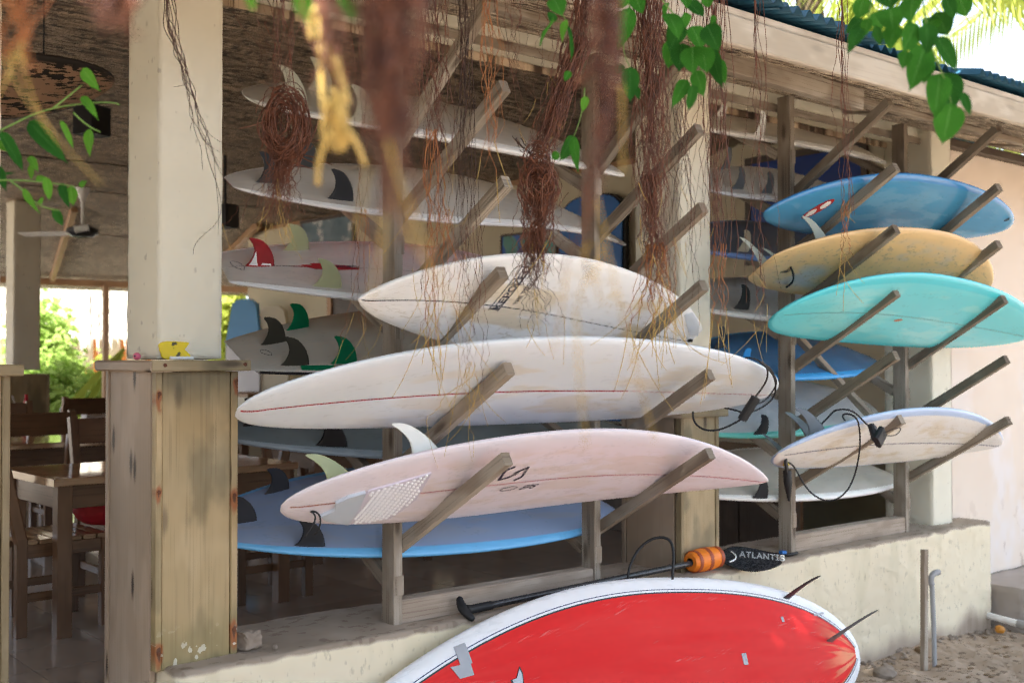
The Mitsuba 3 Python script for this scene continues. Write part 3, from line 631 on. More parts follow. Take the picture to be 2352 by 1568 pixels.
# pictures on the end wall
def picture(label, y0, y1, z0, z1, mat, fr=0.035, x=5.45, frame='m_darkwood'):
    t = thing('picture', label, 'picture')
    add('image', box(x - 0.022, x - 0.010, y0 + fr * 0.7, y1 - fr * 0.7, z0 + fr * 0.7, z1 - fr * 0.7, 0.0, 'y'), mat, t)
    for a in ((y0, y1, z1 - fr, z1), (y0, y1, z0, z0 + fr)): add('frame_rail', box(x - 0.03, x - 0.001, *a, 0.003, 'y'), frame, t)
    for a in ((y0, y0 + fr, z0 + fr, z1 - fr), (y1 - fr, y1, z0 + fr, z1 - fr)): add('frame_stile', box(x - 0.03, x - 0.001, *a, 0.003, 'z'), frame, t)
picture('framed picture of a plain blue field, hung above the right rack', 0.757, 1.82, 2.36, 3.18, 'm_bluepicture', 0.05)
picture('framed faded seascape in grey blue, far back on the end wall', 7.43, 8.67, 2.62, 3.34, 'm_seapicture', 0.045)
picture('colourful blue painting low on the end wall behind the white shortboard', 3.97, 4.78, 1.95, 2.84, 'm_painting', 0.02)
# upright blue foam board with a rounded top, leaning on the end wall
o = []
for a in np.linspace(0, np.pi, 24): o.append((0.32 * np.cos(a) * (abs(np.cos(a)) ** -0.4 if abs(np.cos(a)) > 1e-3 else 1), 1.75 + 0.22 * np.sin(a)))
o = np.clip(np.array(o), [-0.34, 0], [0.34, 2]); o = [(0.34, 0.02)] + o.tolist() + [(-0.34, 0.02)]; o = (np.array(o) * [1.22, 1.0]).tolist()
fb = thing('foam_board', 'tall blue foam board with a dark edge standing against the end wall', 'bodyboard')
add('slick', plate(o, 0.012, np.array([5.322, 3.47, 1.10]), (0, -1, 0), (0.03, 0, 1)), 'm_bluefoam', fb)
add('core', plate((np.array(o) * [1.06, 1.012]).tolist(), 0.045, np.array([5.373, 3.47, 1.09]), (0, -1, 0), (0.03, 0, 1)), 'm_black', fb)
sh = thing('shelf_stand', 'wooden shelf under the pictures carrying the foam board', 'shelf')
add('top', box(5.05, 5.44, 2.6, 5.2, 1.06, 1.085, 0.003, 'y'), 'm_brownwood', sh)
for yy in (2.65, 5.12): add('leg', box(5.1, 5.15, yy, yy + 0.05, 0.34, 1.06), 'm_brownwood', sh)
# bodyboards standing far back beside the garden opening
for (yy, hh, mat, lab) in ((9.35, 2.15, 'm_skyfoam', 'blue and white bodyboard standing far back by the garden opening'), (8.95, 2.05, 'm_cream', 'cream board standing behind the blue and white bodyboard')):
    o = [(-0.24, 0), (0.24, 0), (0.29, 0.5), (0.29, hh * 0.75), (0.2, hh - 0.06), (0.1, hh), (-0.1, hh), (-0.2, hh - 0.06), (-0.29, hh * 0.75), (-0.29, 0.5)]
    add('bodyboard', plate(np.array(o) * [1, 0.95], 0.06, np.array([5.02 if yy > 9.1 else 5.2, yy, 0.345]), (0.35, -1, 0), (0.03, 0.02, 1)), mat, label=lab, cat='bodyboard')
ct = thing('side_cabinet', 'low cream cabinet far back under the standing bodyboards', 'cabinet')
add('body', box(4.55, 5.0, 8.3, 9.2, 0.345, 1.2, 0.004), 'm_cream', ct)
add('top', box(4.52, 5.02, 8.26, 9.24, 1.2, 1.235, 0.004, 'y'), 'm_trimwood', ct)
dr_ = thing('doorway', 'dark doorway with orange brown timber frame in the end wall', 'door')
add('leaf', box(5.425, 5.449, 6.0, 7.9, 0.34, 2.36, 0.0), 'm_darkwood', dr_)
for yy in (5.92, 7.02, 7.9): add('jamb', box(5.40, 5.449, yy, yy + 0.09, 0.34, 2.38, 0.003), 'm_trimwood', dr_)
add('head', box(5.40, 5.449, 5.92, 7.99, 2.38, 2.46, 0.003, 'y'), 'm_trimwood', dr_)
cb = thing('counter', 'dark wooden counter along the end wall behind the right rack', 'counter')
for k in range(9): add('panel', box(4.62, 4.65, 0.75 + 0.5 * k, 1.24 + 0.5 * k, 0.345, 0.96, 0.003), 'm_darkwood', cb)
add('top', box(4.58, 5.44, 0.7, 5.3, 0.96, 1.0, 0.004, 'y'), 'm_brownwood', cb)
for yy in (0.72, 2.24, 3.74, 5.24): add('post', box(4.585, 4.62, yy, yy + 0.06, 0.345, 0.96, 0.003), 'm_brownwood', cb)

# ------------------------------------------------------------------ furniture
def kit(parts): return [(n, mikit.ply((m[0], m[1]), mat, smooth=False, uv=m[2])) for n, m, mat in parts]
def place(k_, name, label, cat, x, y, deg, group=None):
    t = thing(name, label, cat, group)
    for n, shp in k_:
        scene[key(n, t)] = {**shp, 'to_world': T4().translate([x, y, 0.341]).rotate([0, 0, 1], deg)}
    return t
w = 'm_brownwood'
def chair_parts():
    P = []
    for s in (-1, 1):
        P += [('leg', box(0.36, 0.405, s * 0.195 - 0.022, s * 0.195 + 0.022, 0, 0.43), w)]
        P += [('back_leg', beam([-0.02, s * 0.195, 0], [-0.02, s * 0.195, 0.46], 0.046, 0.05, (1, 0, 0)), w),
              ('back_post', beam([-0.02, s * 0.195, 0.44], [-0.14, s * 0.195, 0.98], 0.044, 0.055, (1, 0, 0), 0.006), w)]
        P += [('side_rail', box(0.0, 0.36, s * 0.195 - 0.013, s * 0.195 + 0.013, 0.365, 0.43, 0.003, 'x'), w),
              ('stretcher', box(0.0, 0.36, s * 0.195 - 0.011, s * 0.195 + 0.011, 0.16, 0.20, 0.003, 'x'), w)]
    for i in range(6): P.append(('seat_slat', box(-0.01 + 0.07 * i, 0.05 + 0.07 * i, -0.215, 0.215, 0.431, 0.452, 0.003, 'y'), 'm_tabletop'))
    P.append(('front_rail', box(0.37, 0.395, -0.17, 0.17, 0.365, 0.43, 0.003, 'y'), w))
    for z0, h in ((0.83, 0.14),):
        xx = -0.02 - 0.12 * (z0 + h / 2 - 0.44) / 0.54
        P.append(('back_rail', beam([xx, -0.172, z0 + h / 2], [xx, 0.172, z0 + h / 2], 0.022, h, (-0.22, 0, 1)), w))
    return P
def table_parts(lx, ly):
    P = [('tabletop', box(0, lx, 0, ly, 0.712, 0.748, 0.004, 'x'), 'm_tabletop')]
    for xx in (0.03, lx - 0.1):
        for yy in (0.03, ly - 0.1):
            P.append(('leg', box(xx, xx + 0.07, yy, yy + 0.07, 0, 0.712), w))
    P += [('apron', box(0.10, lx - 0.10, yy, yy + 0.022, 0.60, 0.712, 0.002, 'x'), w) for yy in (0.045, ly - 0.067)]
    P += [('apron', box(xx, xx + 0.022, 0.10, ly - 0.10, 0.60, 0.712, 0.002, 'y'), w) for xx in (0.045, lx - 0.067)]
    return P
CH, TA = kit(chair_parts()), kit(table_parts(1.3, 0.75))
gT, gC = 'dining tables inside the hall', 'dining chairs inside the hall'
place(TA, 'dining_table', 'nearest wooden dining table, its bright top seen left of the cased pillar', 'table', 0.22, 1.70, 2, gT)
place(CH, 'dining_chair', 'slatted wooden chair pushed under the left end of the nearest table', 'chair', 0.14, 2.08, 3, gC)
place(CH, 'dining_chair', 'wooden chair behind the nearest table, its back seen over the tabletop', 'chair', 0.86, 2.62, -88, gC)
place(CH, 'dining_chair', 'wooden chair at the hidden right end of the nearest table', 'chair', 1.62, 2.05, 180, gC)
place(TA, 'dining_table', 'second dining table behind the nearest one', 'table', 0.55, 4.05, 0, gT)
place(CH, 'dining_chair', 'chair facing away between the first and second tables', 'chair', 0.75, 3.72, 88, gC)
place(CH, 'dining_chair', 'chair behind the second table, its back rail dark against the garden', 'chair', 1.0, 5.15, -90, gC)
place(TA, 'dining_table', 'farthest dining table with bottles on it near the garden', 'table', 1.3, 6.4, 0, gT)
place(CH, 'dining_chair', 'chair in front of the farthest bottle table', 'chair', 1.9, 6.15, 92, gC)
place(TA, 'dining_table', 'dining table in the shade behind the left surfboard rack', 'table', 2.1, 2.6, 0, gT)
place(CH, 'dining_chair', 'chair seen under the lowest blue board, left of the rack post', 'chair', 1.95, 3.0, 5, gC)
place(CH, 'dining_chair', 'chair in the shade facing the table behind the left rack', 'chair', 2.6, 2.35, 90, gC)
place(CH, 'dining_chair', 'chair in the shade at the far side of the table behind the rack', 'chair', 2.8, 3.6, -90, gC)
place(TA, 'dining_table', 'dining table far behind the left rack beside the cabinet', 'table', 2.9, 5.2, 0, gT)
place(CH, 'dining_chair', 'chair at the left of the far table behind the left rack', 'chair', 2.7, 5.6, 0, gC)
place(CH, 'dining_chair', 'chair in front of the far table behind the left rack', 'chair', 3.4, 4.9, 90, gC)
def bottle(name, label, x, y, z, r, h, mat):
    prof = [(0.001, 0), (r, 0), (r, h * 0.62), (r * 0.45, h * 0.8), (r * 0.4, h), (0.001, h)]
    m = trimesh.creation.revolve(np.array(prof), sections=20)
    add(name, (np.array(m.vertices) + [x, y, z], np.array(m.faces)), mat, label=label, cat='bottle', smooth=40)
bottle('sauce_bottle', 'red sauce bottle on the farthest dining table', 1.62, 6.75, 1.09, 0.035, 0.24, 'm_redcloth')
bottle('soy_bottle', 'small black bottle beside the red sauce bottle', 1.95, 6.75, 1.09, 0.04, 0.17, 'm_black')
tb = thing('tissue_box', 'pale pinkish tissue box on the farthest table', 'box')
add('box', box(2.15, 2.36, 6.75, 6.9, 1.09, 1.22), 'm_paper', tb); add('tissue', plate([(0, 0), (0.1, 0), (0.08, 0.04), (0.05, 0.02), (0.02, 0.05)], 0.01, np.array([2.2, 6.81, 1.215]), (1, 0, 0), (0, 0, 1)), 'm_white', tb)
for i, (x, y) in enumerate(((1.35, 6.55), (1.5, 6.48))):
    mh = thing('menu_stand', ('left' if i == 0 else 'right') + ' one of two leaning menu cards on the farthest table', 'menu')
    add('card', beam([x, y, 1.09], [x - 0.07, y + 0.03, 1.33], 0.15, 0.008, (1, -0.3, 0.2)), 'm_paper', mh)
    add('foot', box(x - 0.03, x + 0.04, y - 0.06, y + 0.06, 1.089, 1.105), 'm_brownwood', mh)
# red crash helmet on the seat of the nearest chair row
hm = thing('red_bag', 'red bag with a dark strap on a chair seat under the nearest table', 'bag')
m = trimesh.creation.icosphere(3, 1.0); v = np.array(m.vertices); v = np.sign(v) * np.abs(v) ** 0.8 * [0.15, 0.11, 0.085] * (1 + 0.2 * (meshkit.fbm(v * 2, 3, 2) - 0.5))[:, None]
add('body', (v + [0.62, 2.15, 0.88], np.array(m.faces)), 'm_redcloth', hm, smooth=True)
add('strap', tube(spline([[0.52, 2.1, 0.95], [0.58, 2.12, 1.03], [0.68, 2.14, 1.03], [0.73, 2.16, 0.95]], 24), 0.012, 6), 'm_black', hm, smooth=True)

# ceiling fan, loudspeakers, hung old board
fan = thing('ceiling_fan', 'white ceiling fan with a dark hub hanging far back in the hall', 'fan')
fx, fy, fz = (2.442, 7.718, 2.906)
m = trimesh.creation.revolve(np.array([(0.001, -0.05), (0.10, -0.05), (0.155, -0.01), (0.155, 0.03), (0.06, 0.07), (0.001, 0.07)]), sections=32)
add('hub', (np.array(m.vertices) + [fx, fy, fz], np.array(m.faces)), 'm_black', fan, smooth=40)
add('rod', tube([[fx, fy, fz + 0.06], [fx, fy, 3.34]], 0.018, 10), 'm_white', fan, smooth=True)
m = trimesh.creation.revolve(np.array([(0.02, -0.14), (0.08, 0.0)]), sections=24); add('canopy', (np.array(m.vertices) + [fx, fy, 3.345], np.array(m.faces)), 'm_white', fan, smooth=True)
for a in (0.15, 2.25, 4.35):
    d = np.array([math.cos(a), math.sin(a), 0]); s_ = np.array([-d[1], d[0], 0.18])
    c0 = np.array([fx, fy, fz - 0.01])
    add('blade', beam(c0 + d * 0.13, c0 + d * 0.68, 0.13, 0.008, np.cross(d, s_), 0.002), 'm_white', fan)
def speaker(label, c, wdt, dep, hgt, deg):
    t = thing('loudspeaker', label, 'speaker')
    R = np.array([[math.cos(deg), math.sin(deg), 0], [-math.sin(deg), math.cos(deg), 0], [0, 0, 1]])
    b = box(-wdt / 2, wdt / 2, -dep / 2, dep / 2, -hgt / 2, hgt / 2, 0.008)
    add('case', (b[0] @ R + c, b[1], b[2]), 'm_rubber', t)
    b = box(-wdt * 0.42, wdt * 0.42, -dep / 2 - 0.006, -dep / 2 + 0.001, -hgt * 0.45, hgt * 0.45, 0.003)
    add('grille', (b[0] @ R + c, b[1], b[2]), 'm_black', t)
    add('bracket', tube([[c[0], c[1], c[2] + hgt / 2], [c[0], c[1], 3.35]], 0.012, 8), 'm_rubber', t)
speaker('black loudspeaker hung from the ceiling under the old peeling board', np.array((0.897, 3.136, 3.070)), 0.17, 0.15, 0.17, 0.5)
speaker('black loudspeaker hung from the ceiling just right of the nearest pillar', np.array((2.723, 5.133, 2.837)), 0.19, 0.16, 0.19, 0.5)
T_, N_ = np.array((-0.564, 1.885, 2.860)), np.array((0.562, 1.853, 2.959))
OB = Board((T_ + N_) / 2, N_ - T_, (0.10, 0.42, 0.9), np.linalg.norm(N_ - T_), 0.52, T=0.07, wp=0.48, na=2.0, nb=0.56, ta=2, tb=0.6, rn=0.06, rt=0.03)
ob = thing('old_board', 'old dark surfboard with peeling paint hung under the ceiling at top left', 'surfboard')
add('hull', OB.mesh(), 'm_peeled', ob, smooth=True)
for s in (0.3, 0.7):
    q = OB.point(s, 0.0, True); add('hanger', tube([q, [q[0], q[1], 3.352]], 0.004, 5), 'm_rubber', ob)

# stake, standpipe and debris at the right
sk = thing('wooden_stake', 'weathered wooden stake driven into the sand in front of the low wall', 'stake')
sx, sy = 4.21, -0.363
add('stake', beam([sx - 0.012, sy, -0.2], [sx, sy, 0.60], 0.038, 0.03, (0, 1, 0), 0.004), 'm_weathered', sk)
tp = thing('standpipe', 'grey plastic standpipe with an elbow tied beside the wooden stake', 'pipe')
px0 = np.array([sx + 0.062, sy - 0.012])
add('riser', tube([[px0[0] + 0.02, px0[1], -0.15], [px0[0] + 0.008, px0[1], 0.2], [px0[0] - 0.002, px0[1] + 0.004, 0.42]], 0.0135, 12), 'm_pvc', tp, smooth=True)
add('elbow', tube(spline([[px0[0] - 0.002, px0[1] + 0.004, 0.40], [px0[0] - 0.002, px0[1] + 0.002, 0.452], [px0[0] + 0.018, px0[1] - 0.006, 0.466], [px0[0] + 0.042, px0[1] - 0.012, 0.467]], 16), 0.0165, 12), 'm_pvc', tp, smooth=True)
add('mouth', tube([[px0[0] + 0.041, px0[1] - 0.0118, 0.467], [px0[0] + 0.0445, px0[1] - 0.0127, 0.467]], 0.0105, 12), 'm_black', tp)
pp = np.array((5.417, -0.097, 0.020)); pq = np.array((5.365, -0.485, 0.000))
gp = thing('ground_pipe', 'white plastic pipe lying on the sand at the concrete step', 'pipe')
add('pipe', tube([pp, (pp + pq) / 2, pq], 0.022, 12), 'm_white', gp, smooth=True)
add('joint', tube([pp * 0.45 + pq * 0.55, pp * 0.1 + pq * 0.9], 0.028, 12), 'm_pvc', gp, smooth=True)
fr = np.array((5.136, -0.321, 0.000)); add('fallen_fruit', rock(fr + [0, 0, 0.015], 0.028, 3), 'm_fruit', label='small orange fallen fruit on the sand below the white pipe', cat='fruit', smooth=True)
ll = np.array((3.971, -0.311, -0.020))
def debris(n, x0, x1, y0, y1, seed, r0, r1, sq):
    r = random.Random(seed); ms = []
    for i in range(n):
        x, y = r.uniform(x0, x1), r.uniform(y0, y1)
        q = r.uniform(r0, r1)
        ms.append(rock((x, y, float(sand_z(x, y)) + q * 0.2), q, i % 23, sq))
    return join(*ms)
add('wall_rubble', debris(90, 3.2, 5.5, -0.20, -0.09, 2, 0.005, 0.020, (1, 1, 0.8)), 'm_stone', kind='stuff', label='crumbled mortar and pebbles along the foot of the low wall', cat='rubble')
add('leaf_litter', debris(150, 3.0, 6.5, -1.3, -0.15, 8, 0.004, 0.016, (1.6, 1, 0.35)), 'm_debris', kind='stuff', label='dark bits of leaf and coconut husk scattered over the sand', cat='litter')
rk = np.array((3.860, -0.328, -0.020))
for i, (dx, dy, r, lab) in enumerate(((0, 0, 0.055, 'pale lump of coral rock on the sand right of the red board'), (0.07, 0.02, 0.035, 'smaller coral lump touching the pale one on the sand'), (0.62, 0.15, 0.03, 'brown husk lump on the sand below the standpipe'), (0.85, 0.35, 0.034, 'dark husk lump on the sand toward the step'))):
    add('sand_lump', rock((rk[0] + dx, rk[1] + dy, float(sand_z(rk[0] + dx, rk[1] + dy)) + r * 0.35), r, 5 + i, (1.3, 1, 0.7)), 'm_stone' if i < 2 else 'm_debris', label=lab, cat='rock')

# ------------------------------------------------------------------ racks
LV = [1.31 + 0.325 * k for k in range(6)]                       # heights of the arm tips
def rack(label, posts, tips, inner0, n_in, dz, top, brace):
    t = thing('surfboard_rack', label, 'rack', 'timber surfboard racks on the low wall')
    a0, a1 = posts
    for j, px in enumerate(posts):
        add('post', box(px, px + 0.041, 0.0, 0.085, 0.61, top), 'm_weathered', t)
        for k, z in enumerate(LV):
            tx, dzk = tips[j][k]
            add('arm', beam([px + 0.062, 0.06, z + dzk - 0.375 - 0.035], [tx + 0.018, -0.63, z + dzk - 0.012], 0.038, 0.05, (0, 0, 1), 0.003), 'm_weathered', t)
        for k in range(n_in):
            z = inner0 + dz * k
            add('inner_arm', beam([px + 0.0205, 0.0855, z - 0.005], [px + 0.022, 0.70, z + 0.345], 0.040, 0.05, (0, 0, 1), 0.003), 'm_weathered', t)
            if (k + j) % 3 != 2: add('cleat', box(px + 0.008, px + 0.046, -0.003, 0.03, z - 0.055, z + 0.02, 0.002), 'm_weathered', t)
    add('base_rail', box(a0 + 0.043, a1 - 0.002, 0.005, 0.085, 0.607, 0.702, 0.006, 'x'), 'm_railwood', t)
    add('brace', beam([a0 + 0.03, 0.106, brace[0]], [a1 + 0.02, 0.106, brace[1]], 0.03, 0.05, (0, 1, 0), 0.003), 'm_weathered', t)
    return t
rack('left surfboard rack of weathered posts and slanted arms, nearest to the cased pillar', (0.960, 2.045), [[(0.99, 0.0), (1.0, -0.01), (0.97, 0.0), (0.99, -0.005), (0.98, 0.005), (0.92, -0.02)], [(2.08, -0.04), (2.08, -0.04), (2.04, 0.0), (2.04, -0.005), (2.015, -0.01), (1.92, -0.03)]], 0.78, 6, 0.333, 3.03, (1.95, 1.22))
rack('right surfboard rack of weathered posts and slanted arms, beside the far pillar', (3.507, 4.635), [[(3.525, 0.05), (3.48, 0.04), (3.485, 0.026), (3.487, 0.013), (3.49, -0.007), (3.434, -0.017)], [(4.622, 0.006), (4.60, 0.02), (4.58, 0.028), (4.52, 0.005), (4.525, -0.006), (4.52, -0.006)]], 0.80, 7, 0.325, 3.06, (1.88, 1.16))

# ------------------------------------------------------------------ boards on the racks
def hull(label, bd, mat, group):
    t = thing('surfboard', label, 'surfboard', group)
    add('hull', bd.mesh(), mat, t, smooth=True)
    return t
def fin(t, bd, s, f, mat, h=0.115, base=None, deck=False, cant=0.0, label=None, rake=0.08, toe=0.0, hook=0.045):
    p = bd.point(s, f, deck); e = bd.point(s + 0.03, f, deck) - bd.point(s - 0.03, f, deck)
    up = bd.n * (1 if deck else -1) + bd.a * cant
    x = unit(e) + bd.a * toe
    h *= 1.1; base = base and base * 1.08
    m = stand(fin_mesh(base or h, h + 0.004, rake * h / 0.115, hook=hook * h / 0.115), p - unit(up) * 0.004, x, up)
    add('fin', m, mat, t, label=label, smooth=50)
gI, gO = 'surfboards lying on the inner arms of the racks', 'surfboards lying on the outer arms of the racks'

# --- outer boards, left rack
O1 = Board([1.5103, -0.3243, 1.2029], [0.9997, -0.0213, 0.0123], [-0.0029, -0.5969, -0.8023], 2.427, 0.594, T=0.065, wp=0.436, na=2.0, nb=0.812, ta=2.0, tb=0.540, tw=0.0, rn=0.162, rt=0.030)
t = hull('pale pink surfboard with a studded white tail pad', O1, 'b_pink', gO)
add('stringer', O1.strip(0.012, 0.992, 0.0, 0.0, 0.0028), 'm_pinkline', t)
add('tail_line', O1.strip(0.012, 0.09, 0.02, 0.01, 0.0022), 'm_rustline', t)
us = 1 if O1.a @ UP > 0 else -1
fin(t, O1, 0.205, 0.74 * us, 'm_fin_white', 0.122, 0.115, cant=0.12 * us, label='white side fin', rake=0.10)
fin(t, O1, 0.09, 0.3 * us, 'm_fin_pale', 0.122, 0.11, label='pale yellow centre fin', rake=0.11)
fin(t, O1, 0.225, -0.72 * us, 'm_fin_white', 0.14, 0.13, cant=-0.12 * us)
# traction pad
def patch(bd, ring, n, lift, deck=True, th=0.005):
    """A thin pad over the polygon ring of (s, f) points: its top conforms to the surface."""
    import shapely
    R = np.array(ring, float)
    pl = shapely.Polygon(R)
    m = trimesh.creation.triangulate_polygon(pl.segmentize(0.03), engine='earcut')
    sv, fv = trimesh.remesh.subdivide_to_size(np.column_stack([m[0] * [1, 0.35], 0 * m[0][:, 0]]), m[1], 0.02)
    sv = sv[:, :2] / [1, 0.35]
    top = bd.point(sv[:, 0], sv[:, 1], deck, lift + th); bot = bd.point(sv[:, 0], sv[:, 1], deck, lift - 0.004)
    e = np.sort(np.vstack([fv[:, [0, 1]], fv[:, [1, 2]], fv[:, [2, 0]]]), 1)
    u, c = np.unique(e, axis=0, return_counts=True); b = u[c == 1]; n_ = len(sv)
    side = np.vstack([np.stack([b[:, 0], b[:, 1], b[:, 1] + n_], 1), np.stack([b[:, 0], b[:, 1] + n_, b[:, 0] + n_], 1)])
    return np.vstack([top, bot]), np.vstack([fv, fv[:, ::-1] + n_, side])
padring = [(0.1365, -0.8287), (0.1294, -0.1902), (0.1233, 0.3209), (0.2151, 0.5561), (0.2280, -0.1556), (0.2097, -0.7063)]
add('tail_pad', patch(O1, padring, 0, 0.0), 'm_pad', t, label='white rubber tail pad with rows of small studs')
import shapely
pp_ = shapely.Polygon(padring); studs = []
g0, g1 = np.array(padring).min(0), np.array(padring).max(0)
for i in range(60):
    for j in range(24):
        s_, f_ = g0[0] + 0.0085 * i, g0[1] + (0.075 * (j + 0.5 * (i % 2)))
        if pp_.buffer(-0.006).contains(shapely.Point(s_, f_)):
            m = trimesh.creation.icosphere(1, 0.0062); studs.append((np.array(m.vertices) + O1.point(s_, f_, True, 0.006), np.array(m.faces)))
add('pad_studs', join(*studs), 'm_white', t, kind='stuff')
add('kick_ridge', patch(O1, [(0.1365, -0.8287), (0.1294, -0.1902), (0.1184, 0.3230), (0.0949, 0.2587), (0.0801, 0.0812), (0.0875, -0.1960), (0.0706, -0.4783), (0.0864, -0.6583)], 0, 0.0, th=0.012), 'm_padgrey', t, label='grey kick ridge of the tail pad')
q = [np.array(O1.point(*(0.0484, -0.2507), True, 0.004))]
lp = spline([q[0], q[0] + [0.012, -0.012, -0.02], q[0] + [0.0, -0.012, -0.05], q[0] + [-0.02, 0.0, -0.085]], 20)
lp2 = spline([q[0] + [0.006, 0, 0], q[0] + [0.03, -0.012, -0.02], q[0] + [0.028, -0.012, -0.055], q[0] + [0.018, 0.0, -0.08]], 20)
add('leash_loop', join(tube(lp, 0.0032, 6), tube(lp2, 0.0032, 6)), 'm_rubber', t, smooth=True)
def lines(bd, segs, w, deck=True):
    """Painted strokes: each segment between two (s, f) points, w metres half wide."""
    P, Fc = [], []
    for a, b in segs:
        a, b = np.array(a, float), np.array(b, float)
        n = 8; tt = np.linspace(-0.04, 1.04, n)[:, None]; sf = a + (b - a) * tt
        h = float(bd.half(sf[:, 0]).mean())
        d = np.array([(b - a)[0] * bd.L, (b - a)[1] * h]); d = np.array([-d[1], d[0]]) / (np.linalg.norm(d) + 1e-9) * w
        dv = d / [bd.L, h]
        P.append((np.vstack([bd.point(*(sf + dv).T, deck, 0.0016), bd.point(*(sf - dv).T, deck, 0.0016)]), np.vstack([np.stack([np.arange(n - 1), np.arange(1, n), np.arange(1, n) + n], 1), np.stack([np.arange(n - 1), np.arange(1, n) + n, np.arange(n - 1) + n], 1)])))
    return join(*P)
E = [(0.3766, 0.4180), (0.3696, 0.3973), (0.3624, 0.3570), (0.3668, 0.1252), (0.3826, 0.1671), (0.3951, 0.2548), (0.3873, 0.2542), (0.4060, 0.3730), (0.4109, 0.1419), (0.4006, 0.0704)]
add('emblem', lines(O1, [(E[0], E[2]), (E[2], E[3]), (E[3], E[4]), (E[4], E[5]), (E[6], E[7]), (E[7], E[8]), (E[8], E[9])], 0.0062), 'm_print', t, label='dark angular emblem of two interlocked hooks')
tm = meshkit.text_mesh('EPS', 0.030, 0.0004, True)
def word(bd, text, s0f0, h, ang, mat, t, deck=True, bold=True, label=None, flip=1, shear=0.0, name='lettering'):
    tm = meshkit.text_mesh(text, h, 0.0004, bold)
    v = np.array(tm.vertices); v = v[:, :2] - [0, 0]; v[:, 0] += shear * v[:, 1]; v[:, 1] *= flip
    add(name, bd.decal(v, np.array(tm.faces), s0f0[0], s0f0[1], ang, deck), mat, t, label=label)
sg = -1 if np.dot(O1.a, UP) < 0 else 1
word(O1, 'EPS', (0.4294, -0.2050), 0.030, 0.02, 'm_print', t, flip=sg, shear=0.7)
ov = np.linspace(0, 2 * np.pi, 25); c0 = np.array((0.4065, -0.1414))
add('oval_mark', lines(O1, [((c0[0] + 0.016 * math.cos(a) + 0.004 * math.sin(a), c0[1] + 0.045 * math.sin(a)), (c0[0] + 0.016 * math.cos(b) + 0.004 * math.sin(b), c0[1] + 0.045 * math.sin(b))) for a, b in zip(ov, ov[1:])], 0.002), 'm_print', t)

O2 = Board([1.4779, -0.3723, 1.5559], [-0.999, -0.0395, 0.0228], [0.0008, -0.5157, -0.8568], 2.846, 0.665, T=0.07, wp=0.522, na=1.9, nb=0.495, ta=2.2, tb=0.542, tw=0.0, rn=0.107, rt=0.045)
t = hull('long white surfboard with a red centre line and black leash, left rack', O2, 'b_white', gO)
add('stringer', O2.strip(0.36, 0.965, 0.0, 0.0, 0.0032), 'm_redline', t)
for i in range(26):
    a = 0.355 - 0.0135 * i; add('worn_line', O2.strip(a - 0.0105, a, 0.0, 0.0, 0.0022, n=4), 'm_pinkline', t)
add('nose_line', O2.strip(0.962, 0.996, 0.0, 0.10, 0.0036, n=10), 'm_redline', t)
fin(t, O2, 0.10, -0.55, 'm_fin_blue', 0.12, cant=-0.2, label='blue side fin')
fin(t, O2, 0.07, 0.0, 'm_fin_milk', 0.14, 0.13, label='milky centre fin')
fin(t, O2, 0.10, 0.6, 'm_fin_grey', 0.115, cant=0.2, label='grey side fin')
L_ = [(2.498, -0.465, 1.623), (2.447, -0.566, 1.650), (2.503, -0.586, 1.627), (2.552, -0.574, 1.592), (2.600, -0.523, 1.537), (2.586, -0.483, 1.478), (2.574, -0.473, 1.448), (2.619, -0.472, 1.445), (2.723, -0.455, 1.478), (2.736, -0.480, 1.526), (2.656, -0.531, 1.572), (2.553, -0.576, 1.612), (2.468, -0.596, 1.635), (2.554, -0.577, 1.600), (2.710, -0.497, 1.535), (2.782, -0.426, 1.462), (2.721, -0.400, 1.416), (2.589, -0.446, 1.418)]
add('leash', tube(spline(L_, 90), 0.0040, 7), 'm_rubber', t, smooth=True, label='black leash looped round the tail')
add('leash_cuff', beam((2.563, -0.503, 1.475), (2.531, -0.448, 1.373), 0.055, 0.03, (0.3, -1, 0.2), 0.008), 'm_rubber', t, label='black padded leash cuff')
add('leash_end', tube(spline([(2.550, -0.438, 1.379), (2.511, -0.405, 1.350), (2.466, -0.341, 1.323), (2.438, -0.278, 1.337), (2.455, -0.228, 1.404)], 40), 0.0046, 7), 'm_rubber', t, smooth=True)
add('leash_tail', tube(spline([(2.566, -0.439, 1.398), (2.557, -0.393, 1.413), (2.566, -0.322, 1.420)], 20), 0.0040, 7), 'm_rubber', t, smooth=True)

O3 = Board([1.49, -0.3105, 1.8471], [-0.9797, -0.1736, 0.1002], [0.042, -0.6665, -0.7443], 2.217, 0.565, T=0.06, wp=0.474, na=1.8, nb=0.745, ta=2.2, tb=0.887, tw=0.25, rn=0.159, rt=0.002)
t = hull('white wax stained shortboard with a black lettered band, left rack', O3, 'b_waxed', gO)
add('stringer', O3.strip(0.62, 0.995, 0.0, 0.0, 0.0022), 'm_darkline', t)
for i in range(22):
    a = 0.615 - 0.027 * i; add('worn_line', O3.strip(max(a - 0.021, 0.004), a, 0.0, 0.0, 0.0018, n=4), 'm_darkline', t)
B0, B1, B2, B3 = [np.array(v) for v in ((0.6731, 0.0658), (0.6475, 0.0678), (0.6534, -0.8129), (0.6789, -0.8088))]
add('band_lines', lines(O3, [(B0, B3), (B1, B2)] + [(B0 + (B3 - B0) * u, B1 + (B2 - B1) * u) for u in (0.0, 0.6, 0.73, 0.86, 1.0)], 0.0022), 'm_print', t, label='two thin black lines framing the lettering')
